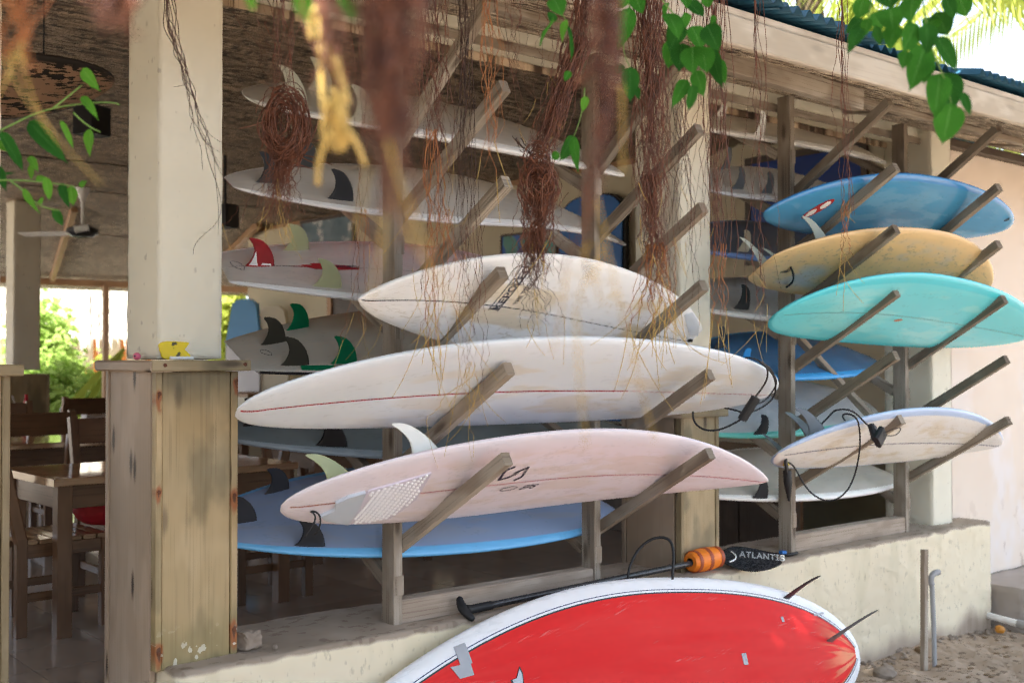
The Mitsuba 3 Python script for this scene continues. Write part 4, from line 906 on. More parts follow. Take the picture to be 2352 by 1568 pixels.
def band_word(text, bd, A, Bv, h, mat, t, off=(0, 0)):
    d = np.array([(Bv - A)[0] * bd.L, (Bv - A)[1] * float(bd.half(A[0]))]); ang = math.atan2(d[1], d[0])
    tm = meshkit.text_mesh(text, h, 0.0004, True); v = np.array(tm.vertices)[:, :2]
    w_ = v[:, 0].max(); v[:, 0] *= np.linalg.norm(d) / w_
    v = v * [1, bandsign]
    add('lettering', bd.decal(v + off, np.array(tm.faces), A[0], A[1], ang, True), mat, t, label='bold black lettering running up the board')
bandsign = -1 if np.dot(np.cross(O3.l, O3.a), FWD) > 0 else 1
band_word('KEPOZED', O3, B1, B2, 0.036, 'm_print', t, (0, 0.003))
band_word('THE TOO', O3, np.array((0.6139, -0.0711)), np.array((0.6223, -0.5126)), 0.022, 'm_print', t)
add('tail_pad', patch(O3, [(0.1251, -0.7894), (0.0998, -0.9763), (0.0419, -0.9394), (0.0044, -0.4936), (0.0420, -0.3550)], 0, 0.0, th=0.003), 'm_padgrey', t, label='ribbed grey tail patch')
q = np.array(O3.point(*(0.0278, -0.0351), True, 0.0))
add('leash_plug', tube([q, q + [0.01, -0.02, 0.0]], 0.008, 8), 'm_black', t)
fin(t, O3, 0.12, -0.62, 'm_fin_smoke', 0.115, cant=-0.2, label='smoky dark fin')
fin(t, O3, 0.12, 0.62, 'm_fin_smoke', 0.115, cant=0.2); fin(t, O3, 0.06, 0.0, 'm_fin_smoke', 0.115)

# --- outer boards, right rack
R1 = Board([3.9355, -0.3674, 1.2288], [0.9983, 0.0498, -0.0288], [0.0042, -0.5617, -0.8273], 2.331, 0.581, T=0.07, wp=0.477, na=1.9, nb=0.726, ta=2.2, tb=0.566, tw=0.0, rn=0.076, rt=0.062)
t = hull('white surfboard with pale blue rails and a hanging black leash', R1, 'b_bluerail', gO)
add('stringer', R1.strip(0.02, 0.985, 0.0, 0.0, 0.0026), 'm_blueline', t)
fin(t, R1, 0.155, 0.0, 'm_fin_grey', 0.15, 0.13, label='grey centre fin', rake=0.1)
fin(t, R1, 0.10, -0.6, 'm_fin_grey', 0.12, cant=-0.2); fin(t, R1, 0.10, 0.6, 'm_fin_grey', 0.12, cant=0.2)
q = np.array(R1.point(*(0.0505, -0.3989), True, 0.004))
add('leash', tube(spline([(2.935, -0.405, 1.154), (3.059, -0.364, 1.096), (3.097, -0.369, 1.045), (3.135, -0.400, 0.988), (3.196, -0.450, 0.958), (3.255, -0.501, 0.999), (3.293, -0.534, 1.104), (3.236, -0.594, 1.237), (3.153, -0.643, 1.330), (3.083, -0.664, 1.378), (3.084, -0.626, 1.389), (3.162, -0.560, 1.353)], 90), 0.0042, 7), 'm_rubber', t, smooth=True, label='black leash hanging in a loop')
add('leash_strap', join(beam(q, (2.996, -0.350, 1.099), 0.036, 0.012, (0, -1, 0.2), 0.003)), 'm_rubber', t)
add('leash_sleeve', tube([(2.995, -0.350, 1.109), (2.999, -0.352, 1.046), (3.010, -0.347, 1.007), (3.020, -0.342, 0.960)], [0.020, 0.020, 0.014, 0.005], 10), 'm_rubber', t, smooth=True)
add('strap_mark', beam((2.975, -0.359, 1.147), (2.975, -0.360, 1.134), 0.034, 0.014, (0, -1, 0.2), 0.002), 'm_yellow', t)
add('leash_cuff', join(beam((3.280, -0.632, 1.325), (3.259, -0.666, 1.261), 0.062, 0.03, (0.3, -1, 0.2), 0.01), beam((3.302, -0.676, 1.301), (3.245, -0.680, 1.250), 0.07, 0.03, (0.3, -1, 0.2), 0.01)), 'm_rubber', t, label='black leash cuff folded round the rack arm')
add('cuff_cord', tube(spline([(3.258, -0.639, 1.322), (3.147, -0.652, 1.372), (3.055, -0.654, 1.409), (3.033, -0.622, 1.411), (3.192, -0.454, 1.369), (3.237, -0.361, 1.310), (3.272, -0.258, 1.234)], 40), 0.0042, 7), 'm_rubber', t, smooth=True)
add('cuff_string', tube(spline([(3.284, -0.687, 1.292), (3.311, -0.710, 1.307), (3.357, -0.736, 1.316), (3.338, -0.733, 1.292), (3.303, -0.716, 1.282), (3.279, -0.696, 1.284)], 30), 0.0022, 6), 'm_rubber', t, smooth=True)

R3 = Board([4.0756, -0.3993, 1.8969], [0.9973, 0.0639, -0.0369], [0.003, -0.5346, -0.8451], 2.863, 0.630, T=0.07, wp=0.445, na=2.1, nb=0.561, ta=2.1, tb=0.511, tw=0.0, rn=0.067, rt=0.115)
t = hull('bright turquoise surfboard with a darker turquoise edge, right rack', R3, 'b_turquoise', gO)
add('stringer', R3.strip(0.02, 0.99, 0.0, 0.0, 0.003), 'm_greyline', t)
c0 = np.array((0.4367, -0.1179)); add('ding', R3.decal(np.array([[-0.035, -0.008], [0.0, -0.014], [0.038, -0.002], [0.03, 0.012], [-0.02, 0.01]]), np.array([[0, 1, 2], [0, 2, 3], [0, 3, 4]]), c0[0], c0[1], 0.1), 'm_rustline', t, label='small brown ding on the centre line')

R4 = Board([3.8981, -0.2785, 2.1536], [0.9999, -0.011, 0.0064], [-0.0006, -0.5392, -0.8422], 2.107, 0.641, T=0.065, wp=0.583, na=2.0, nb=0.659, ta=2.0, tb=0.715, tw=0.25, rn=0.119, rt=0.075)
t = hull('yellowish tan surfboard with grey wax smears, between the turquoise and blue boards', R4, 'b_tan', gO)
fin(t, R4, 0.20, -0.45, 'm_fin_milk', 0.15, 0.11, cant=-0.2, label='milky side fin', rake=0.11); fin(t, R4, 0.05, -0.2, 'm_fin_milk', 0.15, 0.11, label='milky fin at the tail', rake=0.11); fin(t, R4, 0.20, 0.5, 'm_fin_milk', 0.14, 0.11, cant=0.2)
q = np.array(R4.point(*(0.1084, 0.0597), True, 0.003)); q2 = np.array(R4.point(*(0.1989, -0.7289), True, 0.003))
add('leash_loop', tube(spline([q, (q + q2) / 2 + [0.012, -0.02, -0.01], q2], 20), 0.005, 7), 'm_rubber', t, smooth=True)
c0 = np.array((0.1133, -0.1305)); add('tail_scrawl', lines(R4, [((c0[0] + 0.004 * i - 0.02, c0[1] - 0.07), (c0[0] + 0.004 * i - 0.008, c0[1] + 0.07 * (1 if i % 2 else 0.3))) for i in range(8)], 0.002), 'm_print', t)

R5 = Board([4.0783, -0.2718, 2.4753], [-0.9995, 0.0286, -0.0165], [-0.0029, -0.5753, -0.8179], 2.404, 0.524, T=0.07, wp=0.528, na=1.9, nb=0.654, ta=2.2, tb=0.588, tw=0.0, rn=0.128, rt=0.044)
t = hull('glossy deep blue surfboard with a red oval badge, topmost on the right rack', R5, 'b_blue', gO)
c0, c1 = np.array((0.8416, 0.2282)), np.array((0.7955, -0.3819))
d = np.array([(c1 - c0)[0] * R5.L, (c1 - c0)[1] * float(R5.half(c0[0]))]); ang = math.atan2(d[1], d[0]); mid = (c0 + c1) / 2; LL = np.linalg.norm(d)
def disc(rx, ry, n=36, ox=0.0):
    a = np.linspace(0, 2 * np.pi, n, endpoint=False); v = np.stack([ox + rx * np.cos(a), ry * np.sin(a)], 1)
    return np.vstack([v, [[ox, 0]]]), np.stack([np.arange(n), (np.arange(n) + 1) % n, np.full(n, n)], 1)
add('badge', R5.decal(*disc(LL * 0.62, 0.042), mid[0], mid[1], ang, lift=0.0014), 'm_redline', t, label='red oval badge')
for s_ in (-1, 1): add('badge_spot', R5.decal(*disc(LL * 0.21, 0.025, 24, s_ * LL * 0.27), mid[0], mid[1], ang, lift=0.0026), 'm_fin_white', t)
c0 = np.array((0.0640, -0.5461)); q = np.array(R5.point(c0[0], c0[1], True, 0.003))
add('leash_loop', tube(spline([q + [-0.03, 0, -0.012], q + [0.0, -0.01, 0.0], q + [0.02, 0, 0.01]], 12), 0.004, 6), 'm_rubber', t, smooth=True)
fin(t, R5, 0.10, 0.0, 'm_fin_dark', 0.15, 0.12)

# --- inner boards, left rack (bottoms and fins towards us)
I1 = Board([1.3775, 0.3094, 1.0043], [0.9983, -0.0507, -0.0293], [0.0005, 0.5066, -0.8622], 2.220, 0.628, T=0.07, wp=0.5, na=1.9, nb=0.656, ta=2.2, tb=0.756, tw=0.0, rn=0.09, rt=0.05)
t = hull('dusty blue surfboard with three black fins, lowest in the left rack', I1, 'b_softblue', gI)
fin(t, I1, *(0.1939, -0.6780), 'm_fin_dark', 0.115, 0.115); fin(t, I1, *(0.1948, 0.8481), 'm_fin_dark', 0.115, 0.115); fin(t, I1, *(0.1004, 0.0761), 'm_fin_dark', 0.115, 0.115)
I2 = Board([1.6517, 0.3015, 1.3286], [0.9939, -0.0956, -0.0552], [-0.0075, 0.4404, -0.8978], 2.499, 0.569, T=0.07, wp=0.5, na=1.9, nb=0.750, ta=2.2, tb=0.726, tw=0.0, rn=0.09, rt=0.05)
t = hull('dark grey surfboard with black fins under the long white board', I2, 'b_grey', gI)
fin(t, I2, *(0.1727, 0.8271), 'm_black', 0.115, 0.125); fin(t, I2, *(0.0742, -0.2351), 'm_black', 0.11, 0.115)
I3 = Board([1.4806, 0.4381, 1.7345], [0.9967, 0.0704, 0.0406], [-0.0013, 0.5134, -0.8581], 1.996, 0.555, T=0.06, wp=0.55, na=1.9, nb=0.720, ta=1.9, tb=0.992, tw=0.4, rn=0.08, rt=0.04)
t = hull('grey beige surfboard with two green and two smoky fins behind the nearest pillar', I3, 'b_cream_green', gI)
for px, m_, lab in (((0.0874, -0.2045), 'm_fin_smoke', 'smoky fin near the tail'), ((0.1698, -0.6310), 'm_fin_green', 'translucent green fin'), ((0.0918, 0.8173), 'm_fin_smoke', 'smoky fin near the edge'), ((0.1956, 0.7939), 'm_fin_green', 'translucent green fin near the edge')):
    fin(t, I3, *px, m_, 0.112, 0.112, label=lab)
add('tail_oval', lines(I3, [((0.055 + 0.008 * math.cos(a) + 0.004 * math.sin(a), 0.18 * np.sign(-I3.a[2]) + 0.16 * math.sin(a)), (0.055 + 0.008 * math.cos(b) + 0.004 * math.sin(b), 0.18 * np.sign(-I3.a[2]) + 0.16 * math.sin(b))) for a, b in zip(ov, ov[1:])], 0.0012, False), 'm_darkline', t)
sg = np.sign(-I3.a[2])
q = I3.point(0.10, 0.92 * sg, True, 0.004)
add('rail_pad', patch(I3, [(0.02, 0.50 * sg), (0.02, 0.97 * sg), (0.30, 0.985 * sg), (0.30, 0.7 * sg)], 0, 0.0, True, 0.012), 'm_black', t, label='black tail pad wrapping the lower side')
add('rail_stripe', patch(I3, [(0.10, 0.985 * sg), (0.10, 0.88 * sg), (0.17, 0.88 * sg), (0.17, 0.985 * sg)], 0, 0.004, False, 0.0015), 'm_fin_green', t)
I4 = Board([1.402, 0.3357, 2.0073], [0.999, -0.0379, -0.0219], [0.0072, 0.6351, -0.7724], 1.951, 0.488, T=0.06, wp=0.55, na=1.9, nb=0.695, ta=1.9, tb=0.933, tw=0.4, rn=0.08, rt=0.04)
t = hull('grey beige surfboard with one red and two pale green fins and a red flash', I4, 'b_cream', gI)
rf_ = (0.0753, 0.0507)
fin(t, I4, *rf_, 'm_fin_red', 0.115, 0.115, label='dark red fin with a white crescent')
fin(t, I4, *(0.1753, -0.6130), 'm_fin_pale', 0.115, 0.115, label='pale green fin'); fin(t, I4, *(0.1973, 0.7731), 'm_fin_pale', 0.115, 0.115, label='pale green fin near the edge')
# white crescent on the red fin, on the side that faces the front
pf = I4.point(*rf_, False); up_ = -I4.n; xf = unit(I4.l); sd = unit(np.cross(up_, xf)); sd = sd if sd[1] < 0 else -sd
cr = np.array([(-0.050, 0.004), (-0.012, 0.004), (-0.020, 0.02), (-0.028, 0.04), (-0.036, 0.06), (-0.040, 0.072), (-0.0415, 0.06), (-0.0405, 0.045), (-0.043, 0.025)])
tri = trimesh.creation.triangulate_polygon(Polygon(cr), engine='earcut')
add('fin_crescent', (pf + tri[0][:, :1] * xf + tri[0][:, 1:] * up_ + sd * 0.0049, np.asarray(tri[1])), 'm_white', t)
add('fin_plate', (pf + np.array([[0.0, 0.008], [0.045, 0.008], [0.04, 0.018], [0.004, 0.018]])[:, :1] * xf + np.array([[0.0, 0.008], [0.045, 0.008], [0.04, 0.018], [0.004, 0.018]])[:, 1:] * up_ + sd * 0.0049, np.array([[0, 1, 2], [0, 2, 3]])), 'm_white', t)
add('stringer', I4.strip(0.01, 0.97, *([(0.2309, 0.0590)[1]] * 2), 0.001, False), 'm_darkline', t)
f1 = np.array((0.1370, 0.0724)); f2 = np.array((0.3002, 0.0646))
fo = np.array([(0.0, 0.0), (0.10, 0.004), (0.13, 0.012), (0.20, 0.013), (0.27, 0.014), (0.40, 0.008), (0.34, -0.006), (0.20, -0.012), (0.21, -0.017), (0.12, -0.014), (0.13, -0.008), (0.06, -0.006), (0.08, -0.002)])
tri = trimesh.creation.triangulate_polygon(Polygon(fo), engine='earcut')
add('red_flash', I4.decal(tri[0] * [abs(f2 - f1)[0] * I4.L / 0.4, 1.5], np.asarray(tri[1]), f1[0], f1[1], 0.0, False, 0.0014), 'm_redline', t, label='red lightning shaped flash with black lettering')
fl1 = 1 if np.dot(np.cross(I4.l, I4.a), FWD) < 0 else -1
c0 = np.array((0.3015, -0.0089))
word(I4, 'Allerbui', c0, 0.022, math.pi, 'm_print', t, deck=False, flip=fl1, shear=0.3)
add('tail_oval', lines(I4, [((0.03 + 0.010 * math.cos(a) + 0.006 * math.sin(a), 0.25 * math.sin(a)), (0.03 + 0.010 * math.cos(b) + 0.006 * math.sin(b), 0.25 * math.sin(b))) for a, b in zip(ov, ov[1:])], 0.0012, False), 'm_darkline', t)
I5 = Board([1.6528, 0.4235, 2.3856], [0.9976, 0.0597, 0.0345], [-0.0033, 0.5406, -0.8412], 2.442, 0.550, T=0.055, wp=0.42, na=1.7, nb=0.829, ta=2.0, tb=0.785, tw=0.15, rn=0.2, rt=0.02)
t = hull('grey beige surfboard with black fins and a red underside edge, left rack', I5, 'b_cream_red', gI)
fin(t, I5, *(0.1734, 0.6977), 'm_fin_dark', 0.115, 0.11); fin(t, I5, *(0.1790, -0.7450), 'm_fin_dark', 0.115, 0.12); fin(t, I5, *(0.0694, 0.1209), 'm_fin_dark', 0.115, 0.115)
I6 = Board([1.515, 0.3087, 2.6895], [0.9979, -0.0566, -0.0327], [-0.0018, 0.4754, -0.8798], 2.010, 0.672, T=0.065, wp=0.52, na=2.0, nb=0.581, ta=2.0, tb=0.464, tw=0.0, rn=0.09, rt=0.05)
t = hull('pale surfboard with milky fins, topmost in the left rack', I6, 'b_cream', gI)
fin(t, I6, *(0.0759, 0.6501), 'm_fin_milk', 0.125, 0.115); fin(t, I6, *(0.1801, -0.3995), 'm_fin_milk', 0.12, 0.115); fin(t, I6, *(0.1981, 0.9663), 'm_fin_milk', 0.125, 0.115)

# --- inner boards, right rack
J1 = Board([3.9313, 0.2895, 0.9888], [0.9987, -0.0437, -0.0252], [-0.0016, 0.4721, -0.8815], 2.198, 0.541, T=0.07, wp=0.5, na=1.9, nb=0.739, ta=2.2, tb=0.802, tw=0.0, rn=0.09, rt=0.05)
t = hull('off white surfboard with a black fin, lowest inside the right rack', J1, 'b_cream', gI)
fin(t, J1, *(0.2598, 0.9593), 'm_fin_dark', 0.115, 0.10)
J2 = Board([4.0072, 0.391, 1.3731], [0.9981, 0.0528, 0.0305], [-0.0032, 0.5449, -0.8385], 2.131, 0.556, T=0.07, wp=0.5, na=1.9, nb=0.570, ta=2.2, tb=0.591, tw=0.0, rn=0.09, rt=0.05)
t = hull('whitish surfboard with a mint green edge and black fin, right rack', J2, 'b_mint', gI)
fin(t, J2, *(0.2410, 0.9326), 'm_fin_dark', 0.115, 0.10)
J3 = Board([3.9695, 0.319, 1.6705], [0.9979, 0.0563, 0.0325], [0.002, 0.4725, -0.8813], 2.065, 0.565, T=0.07, wp=0.5, na=1.9, nb=0.648, ta=2.2, tb=0.682, tw=0.0, rn=0.09, rt=0.05)
t = hull('deep blue surfboard with a bright blue edge, seen under the turquoise board', J3, 'b_deepblue', gI)
fin(t, J3, *(0.2006, -0.4328), 'm_fin_dark', 0.13, 0.11)
J4 = Board([3.9164, 0.3092, 1.9771], [0.9997, -0.0227, -0.0131], [0.0013, 0.5414, -0.8408], 2.000, 0.528, T=0.065, wp=0.52, na=2.0, nb=0.620, ta=2.0, tb=0.727, tw=0.0, rn=0.09, rt=0.05)
t = hull('grey beige surfboard with one black fin behind the tan board', J4, 'b_cream', gI)
fin(t, J4, *(0.2138, 0.7283), 'm_fin_dark', 0.13, 0.10)
J5 = Board([3.9134, 0.3359, 2.3182], [0.9975, 0.0607, 0.035], [-0.0035, 0.5428, -0.8399], 2.000, 0.527, T=0.065, wp=0.52, na=2.0, nb=0.620, ta=2.0, tb=0.702, tw=0.0, rn=0.09, rt=0.05)
t = hull('dark slate surfboard with a blue edge and a cream fin', J5, 'b_slate', gI)
fin(t, J5, *(0.2025, 0.7471), 'm_cream', 0.112, 0.085)
J6 = Board([4.0879, 0.3553, 2.6624], [0.9941, 0.0942, 0.0544], [-0.0025, 0.52, -0.8542], 2.009, 0.518, T=0.065, wp=0.52, na=2.0, nb=0.588, ta=2.0, tb=0.473, tw=0.0, rn=0.09, rt=0.05)
t = hull('beige surfboard with three grey fins inside the right rack', J6, 'b_cream', gI)
fin(t, J6, *(0.1111, 0.5797), 'm_fin_grey', 0.11, 0.085); fin(t, J6, *(0.2038, 0.7620), 'm_fin_grey', 0.11, 0.09); fin(t, J6, *(0.2092, -0.7597), 'm_fin_grey', 0.12, 0.10)
J7 = Board([4.0357, 0.3373, 2.9712], [0.9948, 0.0881, 0.0508], [-0.0001, 0.5009, -0.8655], 2.324, 0.517, T=0.065, wp=0.52, na=2.0, nb=0.627, ta=2.0, tb=0.713, tw=0.0, rn=0.09, rt=0.05)
t = hull('beige surfboard with two white fins, topmost inside the right rack', J7, 'b_cream', gI)
fin(t, J7, *(0.2162, 0.9389), 'm_fin_white', 0.12, 0.08); fin(t, J7, *(0.2036, -0.4165), 'm_fin_white', 0.13, 0.10)

# ------------------------------------------------------------------ red paddle board leaning on the low wall
S = Board([2.1818, -0.3401, 0.3062], [-0.9931, 0.044, 0.1089], [0.0109, 0.9578, -0.2872], 2.863, 0.775, T=0.11, wp=0.5, na=2.2, nb=0.964, ta=2.3, tb=0.536, tw=0.0, rn=0.12, rt=0.06)
t = thing('paddle_board', 'large red paddle board with a white rim leaning against the low wall', 'paddle board')
add('hull', S.mesh(120, 21), 'b_supwhite', t, smooth=True)
def inset_panel(bd, d, deck, lift, ns=140, nf=41):
    s = 0.5 - 0.5 * np.cos(np.linspace(0, np.pi, ns)); ds = d / bd.L
    s = ds + s * (1 - 2 * ds)
    h = bd.half(s); x = 2 * s - 1
    # offset outline: keep d metres inside along the normal of the outline
    hs = np.gradient(h, s * bd.L); lim = np.clip(h - d * np.sqrt(1 + np.clip(hs, -6, 6) ** 2), 0.0005, None)
    f = np.linspace(-1, 1, nf)
    P = bd.point(s[:, None] + 0 * f, (lim / np.maximum(h, 1e-6))[:, None] * f, deck, lift)
    UV = np.stack([np.repeat(s, nf), np.tile(f, ns)], 1)
    return P.reshape(-1, 3), grid_faces(ns, nf), UV, s, lim / np.maximum(h, 1e-6)
P_, F_, UV_, s_, l_ = inset_panel(S, 0.072, False, 0.0016)
add('red_panel', (P_, F_, UV_), 'm_redpanel', t, smooth=True, label='glossy scratched red panel')
def rim_line(bd, d, w, lift, deck):
    _, _, _, s, lm = inset_panel(bd, d, deck, lift); _, _, _, s2, lm2 = inset_panel(bd, d + w, deck, lift)
    P = []
    for sg_ in (1, -1):
        a, b = bd.point(s, lm * sg_, deck, lift), bd.point(s2, lm2 * sg_, deck, lift); n = len(a)
        i = np.arange(n - 1); P.append((np.vstack([a, b]), np.vstack([np.stack([i, i + 1, i + 1 + n], 1), np.stack([i, i + 1 + n, i + n], 1)])))
    return join(*P)
add('rim_line', rim_line(S, 0.0685, 0.006, 0.0022, False), 'm_black', t); add('rim_line', rim_line(S, 0.056, 0.0035, 0.0018, False), 'm_blueline', t)
cs = 0.45 * (1 if S.a[2] > 0 else -1)
fin(t, S, *(0.2076, 0.8662), 'm_fin_dark', 0.19, 0.05, cant=cs, label='dark side fin'); fin(t, S, *(0.1059, 0.2644), 'm_fin_grey', 0.27, 0.06, cant=cs, label='grey centre fin')
add('tape_strip', patch(S, [(0.8881, 0.8156), (0.8717, 0.8008), (0.8644, 0.3737), (0.8821, 0.3730)], 0, 0.003, False, 0.001), 'm_tape', t, label='grey repair tape')
add('tape_strip', patch(S, [(0.8972, 0.4159), (0.8676, 0.3838), (0.8635, 0.1534), (0.8849, 0.1184)], 0, 0.004, False, 0.001), 'm_tape', t)
for a in (((0.3573, 0.0933), (0.3463, 0.1005), (0.3443, -0.0392), (0.3551, -0.0399)), ((0.2390, 0.5632), (0.2326, 0.5733), (0.2308, 0.5008), (0.2371, 0.4915)), ((0.1391, 0.7123), (0.1046, 0.8571), (0.1036, 0.8244), (0.1374, 0.6923))):
    add('tape_strip', patch(S, list(a), 0, 0.003, False, 0.001), 'm_tape', t)
lg = [(0.7931, 0.1837), (0.7886, 0.0824), (0.7887, -0.1256), (0.8045, -0.1198), (0.8087, 0.0017), (0.7996, 0.0256)]
add('logo_edge', patch(S, lg, 0, 0.003, False, 0.0008), 'm_black', t)
cc = np.array(lg).mean(0); add('logo', patch(S, [tuple(cc + (np.array(v) - cc) * 0.8) for v in lg], 0, 0.0042, False, 0.0008), 'm_padgrey', t, label='grey horn shaped logo with a black outline')
add('leash', tube(spline([(2.089, -0.168, 0.664), (2.109, -0.160, 0.727), (2.164, -0.169, 0.803), (2.223, -0.206, 0.846), (2.260, -0.250, 0.842), (2.262, -0.277, 0.799), (2.240, -0.296, 0.731), (2.224, -0.308, 0.677)], 50), 0.0062, 8), 'm_rubber', t, smooth=True, label='black leash arching up behind the rim')

# ------------------------------------------------------------------ paddle and leash on the wall top
pd = thing('paddle', 'black carbon paddle with an orange float lying on the low wall', 'paddle')
A_, B_ = np.array((1.290, -0.073, 0.640)), np.array((2.906, -0.033, 0.665)); ax = unit(B_ - A_)
add('shaft', tube([A_, A_ * 0.5 + B_ * 0.5, B_], 0.0145, 14), 'm_carbon', pd, smooth=True)
sd = unit(np.cross(ax, [0, 0, 1])); G0 = A_ - ax * 0.03
add('grip', join(tube(spline([A_ + ax * 0.10, A_ + ax * 0.03, G0], 10), [0.018] * 8 + [0.02, 0.022], 12), tube(spline([G0 - sd * 0.045 + [0, 0, 0.045], G0 - ax * 0.012 - sd * 0.01 + [0, 0, 0.01], G0 + sd * 0.045 - [0, 0, 0.03]], 16), np.concatenate([[0.008], np.linspace(0.014, 0.02, 7), np.linspace(0.02, 0.014, 7), [0.008]]), 12)), 'm_rubber', pd, smooth=True, label='black T grip')
fm = np.array((2.752, -0.037, 0.668)); R_ = np.stack([np.cross([0, 0, 1], ax), np.cross(ax, np.cross([0, 0, 1], ax)), ax])
def lathe(prof, o):
    m = trimesh.creation.revolve(np.array(prof), sections=40); return np.array(m.vertices) @ R_ + o, np.array(m.faces)
add('float', lathe([(0.020, -0.105), (0.040, -0.105), (0.050, -0.085), (0.056, -0.04), (0.056, 0.04), (0.050, 0.085), (0.042, 0.105), (0.020, 0.105)], fm), 'm_orange', pd, smooth=30, label='orange foam float with two dark bands')
for z_ in (-0.072, 0.0, 0.088): add('float_band', lathe([(0.049, z_ - 0.013), (0.0575 if abs(z_) < 0.05 else 0.0535, z_ - 0.012), (0.0575 if abs(z_) < 0.05 else 0.0528, z_ + 0.012), (0.049, z_ + 0.013)], fm), 'm_brick', pd, smooth=30)
b0 = np.array((2.920, -0.002, 0.655)); bx = unit(np.array((3.107, -0.235, 0.635)) - b0); bl_ = np.linalg.norm(np.array((3.107, -0.235, 0.635)) - b0)
tilt = math.radians(22); hy = unit(np.cross([0, 0, 1], bx)); by = hy * math.cos(tilt) + np.array([0, 0, 1]) * math.sin(tilt)
by = unit(by - bx * (by @ bx))
o = []
for u in np.linspace(0, 1, 30): o.append((u * bl_, -0.105 * math.sin(math.pi * min(u * 0.92 + 0.08, 1)) ** 0.75))
for u in np.linspace(1, 0, 30): o.append((u * bl_, 0.105 * math.sin(math.pi * min(u * 0.92 + 0.08, 1)) ** 0.75))
add('blade', plate(o[:-1], 0.007, b0, bx, by), 'm_carbon', pd, label='black paddle blade with pale lettering')
zb_ = np.cross(bx, by)
tm = meshkit.text_mesh('ATLANTIS', 0.052, 0.0006, True); v = np.array(tm.vertices); v[:, 0] *= 0.62
add('lettering', (b0 + zb_ * 0.0076 + bx * (bl_ * 0.30 + v[:, :1]) + by * (v[:, 1:2] + 0.012) + zb_ * v[:, 2:], np.array(tm.faces)), 'm_bladeprint', pd)
add('neck_ring', tube(spline([b0 + bx * 0.045 - by * 0.05 + zb_ * 0.009, b0 + bx * 0.075 + zb_ * 0.009, b0 + bx * 0.05 + by * 0.05 + zb_ * 0.009], 14), 0.004, 6), 'm_white', pd, smooth=True)
wl_ = thing('loose_leash', 'black leash with a blue tag lying on the low wall behind the paddle blade', 'leash')
add('cord', tube(spline([(3.193, 0.203, 0.622), (3.360, 0.227, 0.624), (3.361, 0.097, 0.622), (3.374, -0.020, 0.620), (3.488, -0.047, 0.620)], 40), 0.009, 8), 'm_rubber', wl_, smooth=True)
add('tag', beam((3.366, -0.034, 0.634), (3.395, -0.041, 0.634), 0.03, 0.016), 'm_bluefoam', wl_)

# ------------------------------------------------------------------ hanging aerial roots of the banyan over the yard
def strand(a, b, r, wig, rng, n=26, taper=0.5, sides=4, curl=0.0):
    a, b = np.asarray(a, float), np.asarray(b, float)
    t = np.linspace(0, 1, n)
    w = np.zeros((n, 3))
    for f in (1, 2, 4, 8, 13):
        w += np.sin(2 * np.pi * f * t[:, None] * rng.uniform(0.4, 0.7) + rng.uniform(0, 6.28, 3)) * rng.normal(0, 1, 3) / f ** 0.75
    p = a + (b - a) * t[:, None] + w * wig * np.sqrt(t[:, None] * (1.15 - 0.5 * t[:, None])) * [1, 1, 0.35]
    return tube(p, r * (1 - taper * t), sides, caps=False), p
def bundle(t, top, bot, n, rt, rb, r, wig, mat, seed, short=0.35, tips=0.3, tipmat='m_root_tip', name='strands', n_pts=26, fray=0.0):
    """n strands from around top to around bot as one part, and their pale growing tips as another."""
    rng = np.random.default_rng(seed); top, bot = np.asarray(top, float), np.asarray(bot, float)
    S_, Tp = [], []
    for i in range(n):
        g, h = rng.normal(0, 1, 3), rng.normal(0, 1, 3); g[2] *= 0.2; h[2] *= 0.2
        k = 1 - short * rng.random() ** 1.5
        a = top + g * rt; b = bot + h * rb; b = a + (b - a) * k
        m, p = strand(a, b, r * rng.uniform(0.6, 1.3), wig, rng, n_pts)
        S_.append(m)
        if rng.random() < tips:
            d = rng.normal(0, 1, 3) * [1, 1, 0.3]; L = rng.uniform(0.03, 0.10) * (1 + fray)
            q = spline([p[-1], p[-1] + [d[0] * L * 0.15, d[1] * L * 0.15, -L * 0.5], p[-1] + d * L * 0.4 + [0, 0, -L]], 8)
            Tp.append(tube(q, r * 0.85 * np.linspace(1, 0.6, 8), 4, caps=False))
    add(name, join(*S_), mat, t, kind='stuff', smooth=True)
    if Tp: add('tips', join(*Tp), tipmat, t, kind='stuff', smooth=True)
def knot(t, c, rx, rz, n, r, seed, mat='m_root', core=0.6, wob=0.25, name='knot'):
    """Strands wound round and round into a ball."""
    rng = np.random.default_rng(seed); c = np.asarray(c, float); out = []
    for i in range(n):
        a0, sp = rng.uniform(0, 6.28), rng.uniform(2.5, 5.5)
        th = a0 + np.linspace(0, sp, 24)
        k = rng.uniform(core, 1.02); o = rng.normal(0, wob, 3) * [rx, rx, rz]
        e = rng.uniform(0.7, 1.15); til = rng.normal(0, 0.5)
        x_, z_ = rx * k * e * np.cos(th), rz * k / e ** 0.3 * np.sin(th)
        d_ = rx * 0.8 * np.sqrt(max(0.05, 1.1 - k * k)) * rng.normal(0, 1) + til * x_ * 0.8 + rng.normal(0, 0.4) * z_
        wv = 1 + 0.10 * np.sin(th * rng.uniform(2, 4) + rng.uniform(0, 6))
        p = c + o + RIGHT * (x_ * wv)[:, None] + np.array([0, 0, 1.0]) * (z_ * wv)[:, None] + FLAT * d_[:, None]
        if rng.random() < 0.25: p[-6:] += (rng.normal(0, 1, 3) * rx * 0.8) * np.linspace(0, 1, 6)[:, None] ** 1.5
        out.append(tube(p, r * rng.uniform(0.6, 1.2), 4, caps=False))
    add(name, join(*out), mat, t, kind='stuff', smooth=True)
def roots(label, group=None): return thing('aerial_root', label, 'root', group)
gR = 'aerial roots hanging from the banyan'

